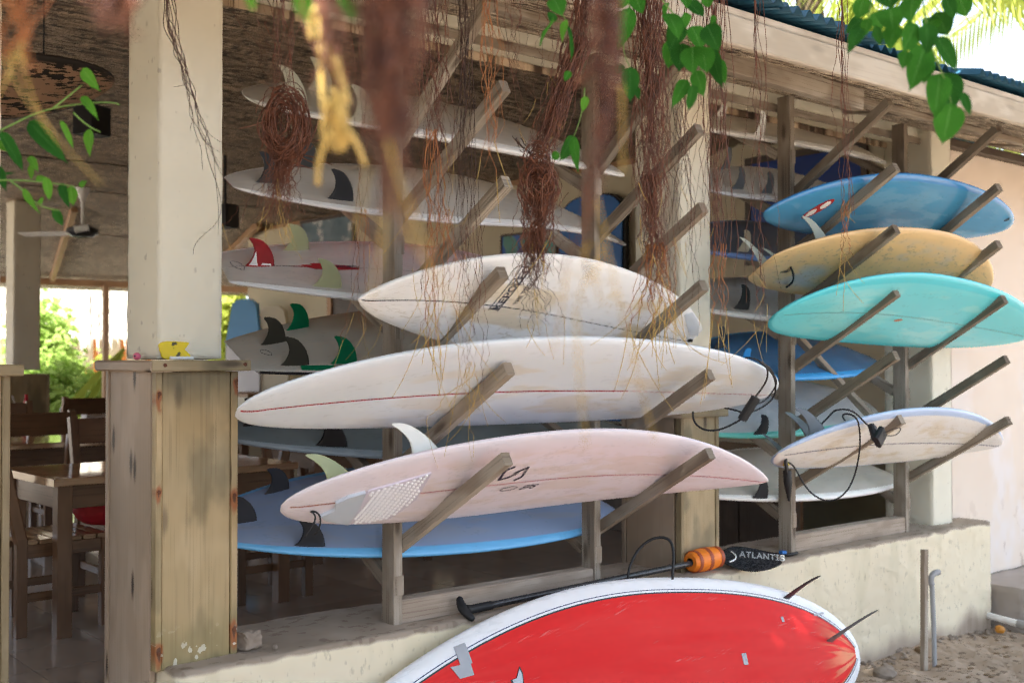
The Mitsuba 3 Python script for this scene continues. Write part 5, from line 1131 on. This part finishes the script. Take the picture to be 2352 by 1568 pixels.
t = roots('aerial root wound into a dark oval loop right of the nearest pillar', gR)
bundle(t, (0.135, -0.645, 2.807), (0.133, -0.637, 2.433), 16, 0.0347, 0.0198, 0.00136, 0.0149, 'm_root', 1, 0.1, 0.0)
knot(t, (0.135, -0.637, 2.350), 0.0620, 0.0967, 110, 0.00161, 2, core=0.5, wob=0.13)
bundle(t, (0.132, -0.633, 2.276), (0.104, -0.605, 2.046), 95, 0.0198, 0.0496, 0.00124, 0.0174, 'm_root', 3, 0.65, 0.12)
bundle(t, (0.104, -0.539, 2.720), (0.147, -0.571, 2.440), 5, 0.0620, 0.0248, 0.00112, 0.0248, 'm_root', 4, 0.3, 0.1, n_pts=20)
t = roots('blurred aerial root close to the camera with thick yellow growing tips, left of the centre', gR)
bundle(t, (-0.974, -2.742, 2.020), (-0.965, -2.747, 1.904), 16, 0.0086, 0.0086, 0.00158, 0.0072, 'm_root', 5, 0.2, 0.0)
S_ = []
rg = np.random.default_rng(6)
for (x0, y0, x1, y1) in ((735, 40, 742, 250), (725, 20, 715, 90), (750, 110, 790, 215), (770, 130, 800, 240), (755, 230, 745, 330), (765, 230, 762, 345), (775, 235, 778, 350), (785, 235, 790, 345), (770, 240, 800, 330), (760, 300, 730, 425), (800, 300, 838, 380), (745, 225, 768, 300), (778, 215, 798, 300), (762, 200, 785, 330)):
    a, b = CAM + (RIGHT * (x0 - 1176) / FPX + UP * (784 - y0) / FPX + FWD) * 1.08, CAM + (RIGHT * (x1 - 1176) / FPX + UP * (784 - y1) / FPX + FWD) * 1.095
    S_.append(tube(spline([a, (a + b) / 2 + rg.normal(0, 0.003, 3), b], 12), np.linspace(0.0032, 0.0026, 12), 7))
add('yellow_tips', join(*S_), 'm_root_tip', t, kind='stuff', smooth=True)
t = roots('broad dark red aerial root blurred close to the camera, hanging at the top centre', gR)
bundle(t, (-1.126, -3.082, 1.903), (-1.125, -3.081, 1.786), 58, 0.0144, 0.0065, 0.00158, 0.0072, 'm_root', 7, 0.35, 0.05)
bundle(t, (-1.124, -3.082, 1.822), (-1.120, -3.066, 1.724), 16, 0.0072, 0.0043, 0.00130, 0.0072, 'm_root', 8, 0.6, 0.1)
t = roots('bundle of fine aerial roots with yellow tips right of the broad blurred root', gR)
bundle(t, (0.572, -0.766, 2.899), (0.598, -0.767, 1.819), 16, 0.0273, 0.0434, 0.00136, 0.0347, 'm_root', 9, 0.35, 0.5, fray=1.0)
bundle(t, (0.599, -0.788, 2.871), (0.606, -0.780, 2.123), 16, 0.0434, 0.0558, 0.00124, 0.0372, 'm_root', 10, 0.5, 0.6, fray=0.8)
bundle(t, (0.546, -0.826, 2.359), (0.574, -0.835, 1.680), 8, 0.0124, 0.0372, 0.00174, 0.0273, 'm_root_orange', 11, 0.3, 0.95, fray=1.6)
bundle(t, (0.585, -0.853, 2.114), (0.589, -0.849, 1.734), 6, 0.0124, 0.0620, 0.00161, 0.0248, 'm_root_orange', 31, 0.3, 1.0, fray=1.6)
t = roots('nearly black bundle of aerial roots hanging in front of the upper left rack', gR)
bundle(t, (0.727, -0.739, 2.912), (0.750, -0.740, 1.910), 20, 0.0198, 0.0149, 0.00136, 0.0198, 'm_root_dark', 12, 0.25, 0.2)
bundle(t, (0.752, -0.745, 2.082), (0.761, -0.742, 1.538), 9, 0.0149, 0.0273, 0.00136, 0.0273, 'm_root', 13, 0.3, 0.6, fray=1.4)
bundle(t, (0.758, -0.742, 1.639), (0.750, -0.730, 1.381), 3, 0.0124, 0.0620, 0.00112, 0.0248, 'm_root_tip', 14, 0.3, 1.0, fray=1.0)
t = roots('few thin aerial roots in front of the left rack post', gR)
bundle(t, (0.535, -0.422, 2.953), (0.562, -0.422, 1.771), 7, 0.0248, 0.0149, 0.00124, 0.0248, 'm_root', 15, 0.3, 0.5, fray=1.2)
bundle(t, (0.558, -0.427, 2.155), (0.560, -0.419, 1.682), 5, 0.0099, 0.0372, 0.00124, 0.0174, 'm_root_orange', 16, 0.3, 1.0, fray=1.4)
t = roots('thin pale red aerial roots between the dark bundle and the thick leaning one', gR)
bundle(t, (0.483, -1.185, 2.742), (0.489, -1.178, 2.148), 9, 0.0099, 0.0198, 0.00149, 0.0198, 'm_root_orange', 17, 0.4, 0.4, fray=0.6)
bundle(t, (0.867, -0.857, 2.912), (0.883, -0.860, 2.397), 10, 0.0372, 0.0248, 0.00112, 0.0248, 'm_root', 18, 0.5, 0.3)
bundle(t, (0.955, -0.931, 2.912), (0.970, -0.934, 2.397), 8, 0.0248, 0.0372, 0.00112, 0.0248, 'm_root', 19, 0.5, 0.7)
t = roots('thick leaning aerial root ending in a shaggy knot near the picture centre', gR)
bundle(t, (0.747, -1.315, 2.779), (0.728, -1.295, 2.551), 70, 0.0248, 0.0248, 0.00161, 0.0074, 'm_root', 20, 0.0, 0.0, n_pts=14)
bundle(t, (0.730, -1.298, 2.576), (0.648, -1.222, 2.247), 95, 0.0236, 0.0198, 0.00161, 0.0149, 'm_root', 21, 0.08, 0.04, n_pts=20)
knot(t, (0.637, -1.212, 2.219), 0.0372, 0.0496, 60, 0.00161, 22, core=0.15, wob=0.25)
knot(t, (0.646, -1.219, 2.152), 0.0496, 0.0595, 95, 0.00161, 23, core=0.2, wob=0.25)
bundle(t, (0.645, -1.217, 2.133), (0.635, -1.204, 1.880), 120, 0.0322, 0.0273, 0.00124, 0.0223, 'm_root', 24, 0.55, 0.08)
bundle(t, (0.628, -1.201, 1.981), (0.637, -1.203, 1.728), 22, 0.0198, 0.0347, 0.00124, 0.0273, 'm_root_dark', 25, 0.55, 0.35, fray=0.8)
bundle(t, (0.633, -1.132, 2.297), (0.636, -1.198, 2.224), 6, 0.0149, 0.0074, 0.00149, 0.0074, 'm_root_dark', 26, 0.0, 0.0, n_pts=12)
t = roots('blurred reddish aerial root close to the camera crossing the left rack second post', gR)
bundle(t, (-0.893, -3.043, 1.962), (-0.894, -3.040, 1.820), 26, 0.0072, 0.0050, 0.00144, 0.0058, 'm_root', 27, 0.3, 0.05)
bundle(t, (-0.895, -3.040, 1.851), (-0.889, -3.014, 1.715), 7, 0.0043, 0.0058, 0.00115, 0.0072, 'm_root', 28, 0.5, 0.4, fray=1.0)
bundle(t, (-0.901, -3.032, 1.741), (-0.889, -3.024, 1.688), 2, 0.0043, 0.0086, 0.00130, 0.0058, 'm_root_tip', 29, 0.3, 0.9, fray=0.8)
S_ = [strand((-0.892, -3.043, 1.893), (-0.914, -3.025, 1.867), 0.0016, 0.003, np.random.default_rng(50 + i), 12)[0] for i in range(6)]
add('side_strands', join(*S_), 'm_root', t, kind='stuff', smooth=True)
t = roots('dense red brown aerial root with yellow tips hanging in front of the second pillar', gR)
bundle(t, (0.927, -1.388, 2.799), (0.939, -1.383, 1.988), 85, 0.0298, 0.0211, 0.00149, 0.0273, 'm_root', 30, 0.3, 0.06)
bundle(t, (0.938, -1.386, 2.194), (0.944, -1.384, 1.807), 40, 0.0223, 0.0273, 0.00149, 0.0223, 'm_root', 32, 0.4, 0.35, fray=1.2)
bundle(t, (0.947, -1.390, 1.988), (0.945, -1.383, 1.717), 18, 0.0174, 0.0558, 0.00161, 0.0198, 'm_root_orange', 33, 0.4, 1.0, fray=1.4)
t = roots('loose fine aerial roots over the second pillar below the leaves', gR)
bundle(t, (1.054, -1.417, 2.807), (1.063, -1.407, 1.889), 16, 0.0434, 0.0397, 0.00112, 0.0372, 'm_root', 34, 0.4, 0.3)
bundle(t, (1.030, -1.390, 2.466), (1.045, -1.389, 1.784), 12, 0.0248, 0.0372, 0.00112, 0.0322, 'm_root_dark', 35, 0.4, 0.3)
t = roots('narrow dense aerial root beside the second pillar, just left of the right rack', gR)
bundle(t, (1.168, -1.435, 2.827), (1.185, -1.431, 1.893), 26, 0.0174, 0.0124, 0.00136, 0.0223, 'm_root', 36, 0.25, 0.1)
bundle(t, (1.184, -1.432, 2.000), (1.185, -1.427, 1.733), 7, 0.0124, 0.0248, 0.00136, 0.0198, 'm_root_orange', 37, 0.3, 0.9, fray=1.6)
t = roots('thin twisted aerial root in front of the right rack first post', gR)
bundle(t, (1.371, -1.436, 2.871), (1.391, -1.433, 1.819), 7, 0.0074, 0.0149, 0.00136, 0.0298, 'm_root', 38, 0.25, 0.4)
bundle(t, (1.386, -1.432, 2.013), (1.396, -1.436, 1.736), 4, 0.0149, 0.0198, 0.00112, 0.0198, 'm_root', 39, 0.3, 0.6, fray=0.6)
t = roots('thin aerial root hanging in front of the blue surfboard', gR)
bundle(t, (1.575, -1.607, 2.871), (1.597, -1.610, 2.096), 8, 0.0062, 0.0099, 0.00136, 0.0174, 'm_root', 40, 0.15, 0.2)
bundle(t, (1.596, -1.611, 2.151), (1.594, -1.605, 1.944), 5, 0.0074, 0.0149, 0.00124, 0.0124, 'm_root_orange', 41, 0.3, 0.8, fray=0.6)
t = roots('dark thread like roots hanging down the front of the nearest pillar', gR)
RD = np.random.default_rng(42); S_ = []
for i in range(9):
    e = [(515, 395), (505, 375), (500, 540), (470, 390), (545, 440), (515, 330), (440, 300), (400, 200), (505, 350)][i]
    pts = [(388 + RD.uniform(-8, 10), -60), (400 + RD.uniform(-12, 14), 90), (425 + RD.uniform(-12, 12), 180), (450 + RD.uniform(-14, 14), 270), e]
    P = np.array([CAM + (RIGHT * (x - 1176) / FPX + UP * (784 - y) / FPX + FWD) * (3.35 + 0.02 * i) for x, y in pts])
    k = 3 if e[1] < 250 else 5
    p = spline(P[[0, 1, 2, 4]] if e[1] < 330 else P, 40) + 0.004 * np.stack([np.sin(np.linspace(0, 30 + i, 40) + i), np.cos(np.linspace(0, 26, 40)), 0 * np.linspace(0, 1, 40)], 1)
    S_.append(tube(p, np.linspace(0.0016, 0.0007, 40), 5, caps=False))
P = np.array([CAM + (RIGHT * (x - 1176) / FPX + UP * (784 - y) / FPX + FWD) * 3.4 for x, y in ((478, 300), (480, 370), (507, 460), (498, 510), (462, 545), (444, 585))])
S_.append(tube(spline(P, 40), np.linspace(0.0012, 0.0006, 40), 5, caps=False))
add('strands', join(*S_), 'm_root_dark', t, kind='stuff', smooth=True)
t = roots('blurred brown aerial roots in the top left corner', gR)
bundle(t, (-1.216, -2.632, 2.000), (-1.221, -2.626, 1.903), 16, 0.0101, 0.0072, 0.00137, 0.0086, 'm_root_orange', 43, 0.4, 0.1, fray=0.4)
bundle(t, (-1.261, -2.969, 1.900), (-1.261, -2.968, 1.858), 22, 0.0101, 0.0072, 0.00130, 0.0072, 'm_root', 44, 0.5, 0.0)
bundle(t, (-1.218, -2.629, 1.922), (-1.217, -2.629, 1.897), 3, 0.0043, 0.0072, 0.00187, 0.0029, 'm_root_tip', 45, 0.4, 0.0, n_pts=10)

# ------------------------------------------------------------------ leaves
def leaf(base, tip, w, rng, fold=0.25, droop=0.12, face=None):
    """A pointed leaf from base to tip (world), w wide, folded along its rib; uv.x along it, uv.y across it."""
    base, tip = np.asarray(base, float), np.asarray(tip, float)
    L = np.linalg.norm(tip - base); l = (tip - base) / L
    f = unit(CAM - base) if face is None else unit(face)
    f = unit(f + np.array([rng.normal(0, 0.35), rng.normal(0, 0.35), 0.25 + rng.normal(0, 0.3)]))
    s = unit(np.cross(l, f)); n = np.cross(s, l)
    u = np.linspace(0, 1, 13); v = np.linspace(-1, 1, 7)
    wd = w / 2 * np.clip(np.sin(np.pi * np.clip(u, 0, 1) ** 0.72) ** 0.78, 0, 1) * (1 - 0.25 * u) / 0.86
    wd[-2] *= 0.62; wd[0] = wd[-1] = 0.0004
    cv = droop * L * (u * (1 - u) * 4) * rng.uniform(-0.2, 1)
    P = base + (u * L)[:, None, None] * l + (wd[:, None] * v)[..., None] * s + (fold * wd[:, None] * np.abs(v) + cv[:, None] + 0.02 * L * np.sin(9 * u[:, None] + 5 * v) * np.abs(v))[..., None] * n
    return P.reshape(-1, 3), grid_faces(13, 7), np.stack([np.repeat(u, 7), np.tile(v, 13)], 1)
def px3(x, y, Z): return CAM + (RIGHT * (x - 1176) / FPX + UP * (784 - y) / FPX + FWD) * Z
def leaf_set(t, rows, conv, Z, seed, mats, jz=0.12, wscale=1.0, fold=0.25):
    rng = np.random.default_rng(seed)
    for i, (bx, by, tx, ty, w) in enumerate(rows):
        z0 = Z + rng.uniform(-jz, jz)
        a, b = conv(bx, by), conv(tx, ty)
        P0, P1 = px3(*a, z0), px3(*b, z0 + rng.uniform(-0.03, 0.03))
        add('leaf', leaf(P0, P1, 1.22 * w * wscale * z0 / FPX * 0.36, rng, fold), mats[i % len(mats)], t, smooth=True)
    return rng
c3 = lambda x, y: (1505 + 0.36 * x, 0.36 * y)
c2 = lambda x, y: (752.6 + 0.36 * x, 0.36 * y)
c1 = lambda x, y: (0.36 * x, 0.36 * y)
def twig(t, pts, conv, Z, r=0.0018, mat='m_twig'):
    P = [px3(*conv(x, y), Z + 0.01 * i) for i, (x, y) in enumerate(pts)]
    add('twig', tube(spline(P, 24), np.linspace(r, r * 0.6, 24), 6), mat, t, smooth=True)
t = thing('leaf_spray', 'spray of large glossy green leaves hanging in the top right corner', 'leaves')
rows = [(1330, -20, 1290, 125, 105), (1320, 120, 1212, 218, 70), (1365, 115, 1335, 235, 64), (1315, 185, 1228, 350, 75), (1380, 85, 1450, 190, 80), (1500, 50, 1520, 220, 150), (1500, -70, 1500, 60, 155), (1530, 170, 1495, 328, 95), (1400, 165, 1440, 290, 52), (1650, -30, 1630, 160, 118), (1660, 150, 1575, 345, 112), (1730, 150, 1730, 350, 112), (1770, 110, 1750, 226, 95), (1790, 75, 1870, 230, 130), (1720, 290, 1620, 585, 140), (1600, 330, 1575, 445, 72), (1795, 235, 1923, 458, 92), (1770, 390, 1710, 540, 72), (1830, 465, 1870, 750, 172), (1815, 470, 1780, 760, 125), (1890, 660, 1830, 922, 152), (1950, 590, 2010, 745, 54), (1930, -30, 1990, 108, 105), (1850, -20, 1910, 125, 75), (1600, -60, 1690, 60, 90)]
leaf_set(t, rows, c3, 2.1, 1, ['m_leaf', 'm_leaf_dark', 'm_leaf', 'm_leaf_dark', 'm_leaf'], 0.10)
twig(t, [(1380, -120), (1370, 60), (1330, 200)], c3, 2.1); twig(t, [(1700, -120), (1725, 120), (1770, 320), (1830, 470), (1890, 670)], c3, 2.1); twig(t, [(1560, -120), (1510, 60), (1530, 180)], c3, 2.1)
t = thing('leaf_spray', 'cluster of glossy green leaves above the second pillar among hanging roots', 'leaves')
rows = [(1880, 70, 1850, 262, 75), (1930, 430, 1930, 655, 92), (1930, 50, 1850, 330, 95), (2290, 510, 2195, 690, 72), (2330, 540, 2300, 710, 80), (1900, -40, 1860, 60, 70), (1960, -30, 2010, 90, 80), (1870, 410, 1850, 480, 60), (2160, 90, 2240, 260, 110), (2280, 80, 2240, 220, 115), (2250, 160, 2180, 330, 100), (2320, 170, 2380, 330, 120), (2200, 260, 2170, 440, 100), (2260, 280, 2240, 460, 110), (2330, 300, 2330, 480, 120), (2390, 300, 2420, 470, 110), (2420, 160, 2500, 330, 110), (2180, 20, 2150, 140, 70), (2260, -40, 2290, 60, 80), (2440, 300, 2520, 560, 90), (2350, 450, 2400, 620, 80), (2470, 380, 2540, 540, 80), (2300, 10, 2400, 110, 90), (2420, -20, 2430, 50, 60), (2480, 110, 2440, 170, 50), (1965, 560, 1990, 640, 40)]
leaf_set(t, rows, c2, 2.55, 2, ['m_leaf', 'm_leaf_dark', 'm_leaf'], 0.16)
twig(t, [(1900, -100), (1920, 80), (1890, 250), (1930, 430)], c2, 2.55); twig(t, [(2100, -80), (2180, 60), (2260, 160), (2330, 320), (2400, 470)], c2, 2.5)
t = thing('leaf_spray', 'few heart shaped green leaves left of the thick leaning root', 'leaves')
leaf_set(t, [(1440, -10, 1497, 108, 100), (1455, 130, 1355, 302, 118), (1450, 90, 1415, 140, 60), (1520, 125, 1497, 270, 45), (1530, 165, 1552, 400, 32)], c2, 2.5, 3, ['m_leaf', 'm_leaf', 'm_leaf_dark', 'm_leaf_bright', 'm_leaf_dark'])
twig(t, [(1450, -80), (1490, 80), (1515, 130), (1455, 135)], c2, 2.5, 0.001)
t = thing('leaf_spray', 'green leaves beside the shaggy root knot near the picture centre', 'leaves')
leaf_set(t, [(1560, 865, 1478, 1030, 85), (1570, 870, 1600, 1100, 52), (1480, 980, 1430, 1010, 45), (1650, 615, 1625, 715, 42), (1545, 455, 1510, 520, 40)], c2, 2.6, 4, ['m_leaf_dark', 'm_leaf', 'm_leaf', 'm_leaf_bright', 'm_leaf'])
twig(t, [(1640, 560), (1620, 720), (1570, 870)], c2, 2.6, 0.0012)
t = thing('leaf_spray', 'blurred bright green leaves close to the camera at the top edge, left of centre', 'leaves')
leaf_set(t, [(1900, -60, 2000, 200, 95), (2190, -40, 2270, 140, 75), (1570, -50, 1620, 70, 60)], c1, 1.1, 5, ['m_leaf_bright', 'm_leaf', 'm_leaf_bright'], 0.05)
twig(t, [(1880, -140), (1900, -60)], c1, 1.1)
t = thing('leafy_branch', 'slender branch with narrow bright green leaves at the left edge', 'branch')
rows = [(525, 440, 640, 585, 60), (520, 620, 630, 772, 46), (580, 820, 575, 1000, 58), (185, 775, 436, 1050, 92), (385, 770, 470, 952, 34), (0, 840, 150, 1100, 72), (185, 1000, 245, 1100, 42), (200, 1045, 200, 1148, 30), (290, 1130, 316, 1282, 48), (390, 1170, 446, 1332, 46), (450, 1190, 468, 1312, 56), (340, 1330, 400, 1442, 46), (150, 1200, 256, 1362, 36), (520, 1200, 548, 1155, 36), (228, 1145, 312, 1140, 34), (-30, 1060, 40, 1222, 56), (-10, 900, 60, 972, 46), (30, 1100, 92, 1105, 26), (240, 1290, 275, 1262, 28)]
leaf_set(t, rows, c1, 2.4, 6, ['m_leaf_bright', 'm_leaf_bright', 'm_leaf_bright', 'm_leaf_dark', 'm_leaf_bright', 'm_leaf_dark'], 0.05, 1.0, 0.4)
for pts in ([(-40, 850), (150, 760), (350, 690), (700, 655), (760, 672)], [(470, 720), (560, 800), (640, 842)], [(340, 690), (430, 620), (520, 545)], [(-40, 1150), (100, 1150), (250, 1160), (480, 1192)], [(60, 1150), (170, 1240), (240, 1300), (380, 1342)]): twig(t, pts, c1, 2.4, 0.0022)

# ------------------------------------------------------------------ the banyan's crown over the yard (out of view above the frame), shaped to shade the racks
def foliage(n, sampler, size, rng, flat=0.4):
    P = sampler(n); d = rng.normal(0, 1, (n, 3)); d[:, 2] = d[:, 2] * flat - 0.5; d /= np.linalg.norm(d, axis=1, keepdims=True)
    s = np.cross(d, rng.normal(0, 1, (n, 3))); s /= np.linalg.norm(s, axis=1, keepdims=True)
    L = size * rng.uniform(0.6, 1.3, n)[:, None]
    nn = np.cross(d, s)
    V = np.stack([P, P + d * L * 0.45 + s * L * 0.27 + nn * L * 0.06, P + d * L, P + d * L * 0.45 - s * L * 0.27 + nn * L * 0.06], 1).reshape(-1, 3)
    i = np.arange(n)[:, None] * 4
    return V, np.vstack([i + [0, 1, 2], i + [0, 2, 3]])
rg = np.random.default_rng(77)
bt = thing('banyan_tree', 'banyan tree of the hanging roots, its unseen crown shaped to shade the racks', 'tree')
def crown(n):
    m = 130
    c = np.stack([rg.uniform(-8.0, 6.0, m), rg.uniform(-4.6, -0.2, m), rg.uniform(4.25, 5.6, m)], 1)
    c[:18] = np.stack([rg.uniform(0.2, 3.4, 18), rg.uniform(-2.9, -1.3, 18), rg.uniform(4.3, 5.2, 18)], 1)  # extra clumps placed to keep sun flecks off the red board
    c[18:40] = np.stack([rg.uniform(-5.0, -1.2, 22), rg.uniform(-3.2, -0.7, 22), rg.uniform(4.3, 5.2, 22)], 1)  # more clumps, placed to stop sun flecks on the low wall
    k = rg.integers(0, m, n); return c[k] + np.clip(rg.normal(0, 1, (n, 3)), -2, 2) * [0.55, 0.5, 0.2]
add('crown', foliage(32000, crown, 0.22, rg), 'm_leaf_dark', bt, kind='stuff')
add('trunk', tube(spline([[-4.6, -6.0, -0.2], [-4.4, -5.8, 1.8], [-3.6, -4.9, 3.6], [-1.5, -3.6, 4.8]], 24), np.linspace(0.45, 0.14, 24), 14), 'm_bark', bt, smooth=True)
add('limb', tube(spline([[-3.6, -4.9, 3.6], [-0.5, -2.6, 4.4], [3.5, -2.2, 4.9], [6.0, -2.6, 5.3]], 24), np.linspace(0.16, 0.05, 24), 10), 'm_bark', bt, smooth=True)

# unseen trees behind the camera, placed to block low sky from the racks
for i, (x_, y_, h_, r_) in enumerate(((-15, -13, 5.0, 3.4), (-9, -15.5, 5.6, 3.6), (-16, -5, 5.2, 3.2))):
    yt = thing('unseen_yard_tree', 'unseen broad tree behind the viewer, placed to shade the racks from low sky', 'tree', 'unseen trees behind the viewer')
    rg = np.random.default_rng(200 + i)
    q = rg.normal(0, 1, (40, 3)); q = q / np.linalg.norm(q, axis=1, keepdims=True) * [r_, r_, h_ * 0.42] * 0.8 + [x_, y_, h_ * 0.58]
    add('crown', foliage(4200, lambda m: q[rg.integers(0, 40, m)] + rg.normal(0, 0.55, (m, 3)), 0.5, rg), 'm_leaf_dark', yt, kind='stuff')
    add('trunk', tube(spline([[x_, y_, -0.2], [x_ + 0.2, y_, h_ * 0.35], [x_, y_ + 0.2, h_ * 0.75]], 12), np.linspace(0.3, 0.12, 12), 10), 'm_bark', yt, smooth=True)

# ------------------------------------------------------------------ coconut palm behind the roof, garden behind the hall
def frond(o, d, L, rng, drop, n=46, wl=0.042, ll=0.8):
    d = unit(d); t = np.linspace(0, 1, 30)
    P = np.asarray(o) + d * (t * L)[:, None] + np.array([0, 0, -1.0]) * (drop * L * t ** 2)[:, None]
    side = unit(np.cross(d, [0, 0, 1])); parts = [tube(P, np.linspace(0.022, 0.006, 30), 5)]
    for s in (-1, 1):
        u = np.linspace(0.12, 0.99, n); Q = np.stack([np.interp(u, t, P[:, k]) for k in range(3)], 1)
        tg = np.stack([np.interp(u, t, np.gradient(P[:, k], t)) for k in range(3)], 1); tg /= np.linalg.norm(tg, axis=1, keepdims=True)
        l = ll * np.sin(np.pi * np.clip(u * 0.85 + 0.13, 0, 1)) ** 0.6 * rng.uniform(0.85, 1.1, n)
        dd = tg * 0.55 + side * s * 0.8 + np.array([0, 0, -1]) * rng.uniform(0.15, 0.55, n)[:, None]; dd /= np.linalg.norm(dd, axis=1, keepdims=True)
        w = np.cross(dd, side * s + [0, 0, 1.0]); w /= np.linalg.norm(w, axis=1, keepdims=True)
        m1 = Q + dd * l[:, None] * 0.5 + [0, 0, -0.01]; m2 = Q + dd * l[:, None] + np.array([0, 0, -1]) * (l * 0.22)[:, None]
        V = np.stack([Q - w * wl * 0.3, Q + w * wl * 0.3, m1 + w * wl * 0.5, m1 - w * wl * 0.5, m2], 1).reshape(-1, 3)
        i = np.arange(n)[:, None] * 5
        parts.append((V, np.vstack([i + [0, 1, 2], i + [0, 2, 3], i + [3, 2, 4]])))
    return join(*parts)
def palm(label, base, top, nf, L, seed, az=(0, 6.28), el=(-0.1, 0.9)):
    t = thing('palm_tree', label, 'palm tree'); rng = np.random.default_rng(seed)
    add('trunk', tube(spline([base, (np.array(base) + top) / 2 + [0.2, 0.1, 0], top], 20), np.linspace(0.2, 0.13, 20), 12), 'm_bark', t, smooth=True)
    for i in range(nf):
        a = az[0] + (az[1] - az[0]) * (i + rng.uniform(0, 0.7)) / nf; e = rng.uniform(*el)
        add('frond', frond(top, [math.cos(a) * math.cos(e), math.sin(a) * math.cos(e), math.sin(e)], L * rng.uniform(0.85, 1.1), rng, rng.uniform(0.25, 0.55)), 'm_palm', t)
palm('coconut palm with long yellow green fronds behind the blue roof at top right', [8.6, 2.9, -0.1], np.array((7.944, 3.051, 5.526)), 20, 3.4, 3, el=(-0.5, 0.9))
palm('coconut palm with fronds at the top right corner, farther right', [13.6, 3.0, -0.1], np.array((13.486, 2.553, 6.847)), 14, 3.8, 4, el=(-0.5, 0.9))
def bush(label, c, r, n, size, seed, mat='m_bush'):
    t = thing('garden_bush', label, 'bush', None); rng = np.random.default_rng(seed); c = np.asarray(c, float); r = np.asarray(r, float)
    k = rng.normal(0, 1, (14, 3)); k = c + k / np.linalg.norm(k, axis=1, keepdims=True) * r * 0.62 * rng.uniform(0.5, 1.1, (14, 1))
    add('foliage', foliage(n, lambda m: k[rng.integers(0, 14, m)] + rng.normal(0, 0.26, (m, 3)) * r, size, rng), mat, t, kind='stuff')
    add('stem', join(*[tube(spline([[c[0] + rng.normal(0, 0.05), c[1], -0.2], (c + [rng.normal(0, 0.1), 0, c[2] * 0.1]) * [1, 1, 0.7], q], 10), 0.02, 6) for q in k[:7]]), 'm_bark', t, smooth=True)
bush('bright green bush behind the opening, lower left of the thin post', (4.836, 15.796, 1.080), (0.75, 0.6, 0.85), 2600, 0.17, 1)
bush('bright leafy bush low under the orange window', (5.037, 15.117, 0.484), (0.6, 0.5, 0.6), 2000, 0.16, 2)
bush('tall bright bush at the left end of the garden opening', (4.958, 16.986, 1.819), (0.55, 0.5, 0.9), 1500, 0.2, 3)
bush('yellowing bush right of the garden post', (5.678, 15.486, 0.848), (0.4, 0.5, 0.7), 900, 0.26, 4, 'm_palm')
bush('bright bush glimpsed right of the nearest pillar', (7.162, 13.850, 0.788), (0.5, 0.5, 0.7), 1300, 0.16, 5)
bush('tall yellow green plant glimpsed right of the nearest pillar', (8.001, 15.731, 2.151), (0.45, 0.5, 1.1), 1000, 0.3, 6, 'm_palm')
t = thing('garden_frond', 'bright fan of palm leaflets low beside the garden post', 'palm tree'); rr = np.random.default_rng(9)
for k in range(4): add('frond', frond((5.507, 14.567, 1.807), [-0.6 + 0.12 * k, 0.2, -0.55 - 0.12 * k], 1.6, rr, 0.2, 30, 0.05, 0.4), 'm_palm', t)
hut = thing('thatched_hut', 'thatched garden hut with orange framed windows beyond the hall', 'hut')
hc = np.array((6.398, 19.040, 1.840)); hx, hy = unit([0.94, -0.34, 0]), unit([0.34, 0.94, 0])
def hb(a0, a1, d0, d1, z0, z1): return beam(hc * [1, 1, 0] + hx * a0 + hy * (d0 + d1) / 2 + [0, 0, (z0 + z1) / 2], hc * [1, 1, 0] + hx * a1 + hy * (d0 + d1) / 2 + [0, 0, (z0 + z1) / 2], d1 - d0, z1 - z0, (0, 0, 1), 0.002)
add('wall', hb(-2.2, 2.2, 0.1, 0.3, -0.3, 2.3), 'm_cream', hut)
for a in (-0.95, -0.35, 0.2, 0.72, 1.2): add('window_post', hb(a, a + 0.10, 0.0, 0.09, 0.2, 2.25), 'm_orangewood', hut)
for z_ in (0.55, 1.35): add('window_rail', hb(-0.95, 1.3, 0.02, 0.08, z_, z_ + 0.09), 'm_orangewood', hut)
rr = np.random.default_rng(12); S_ = []
for k in range(1500):
    u = rr.uniform(-2.7, 2.7); v = rr.uniform(0, 1); z1 = 2.05 + 1.7 * v; o = hc * [1, 1, 0] + hx * u + hy * (-0.75 + 1.9 * v) + [0, 0, z1 + rr.uniform(0, 0.07)]
    d = -hy * 0.55 + np.array([0, 0, -0.5]) + hx * rr.normal(0, 0.07); e = o + d * rr.uniform(0.5, 0.9)
    w_ = hx * 0.014; S_.append((np.array([o - w_, o + w_, e]), np.array([[0, 1, 2]])))
add('thatch', join(*S_), 'm_straw', hut, kind='stuff')
add('thatch_bed', (np.array([hc * [1, 1, 0] + hx * a - hy * 0.7 + [0, 0, 2.02 + 0 * a] for a in (-2.7, 2.7)] + [hc * [1, 1, 0] + hx * a + hy * 1.3 + [0, 0, 3.75] for a in (2.7, -2.7)]), np.array([[0, 1, 2], [0, 2, 3]])), 'm_straw', hut)
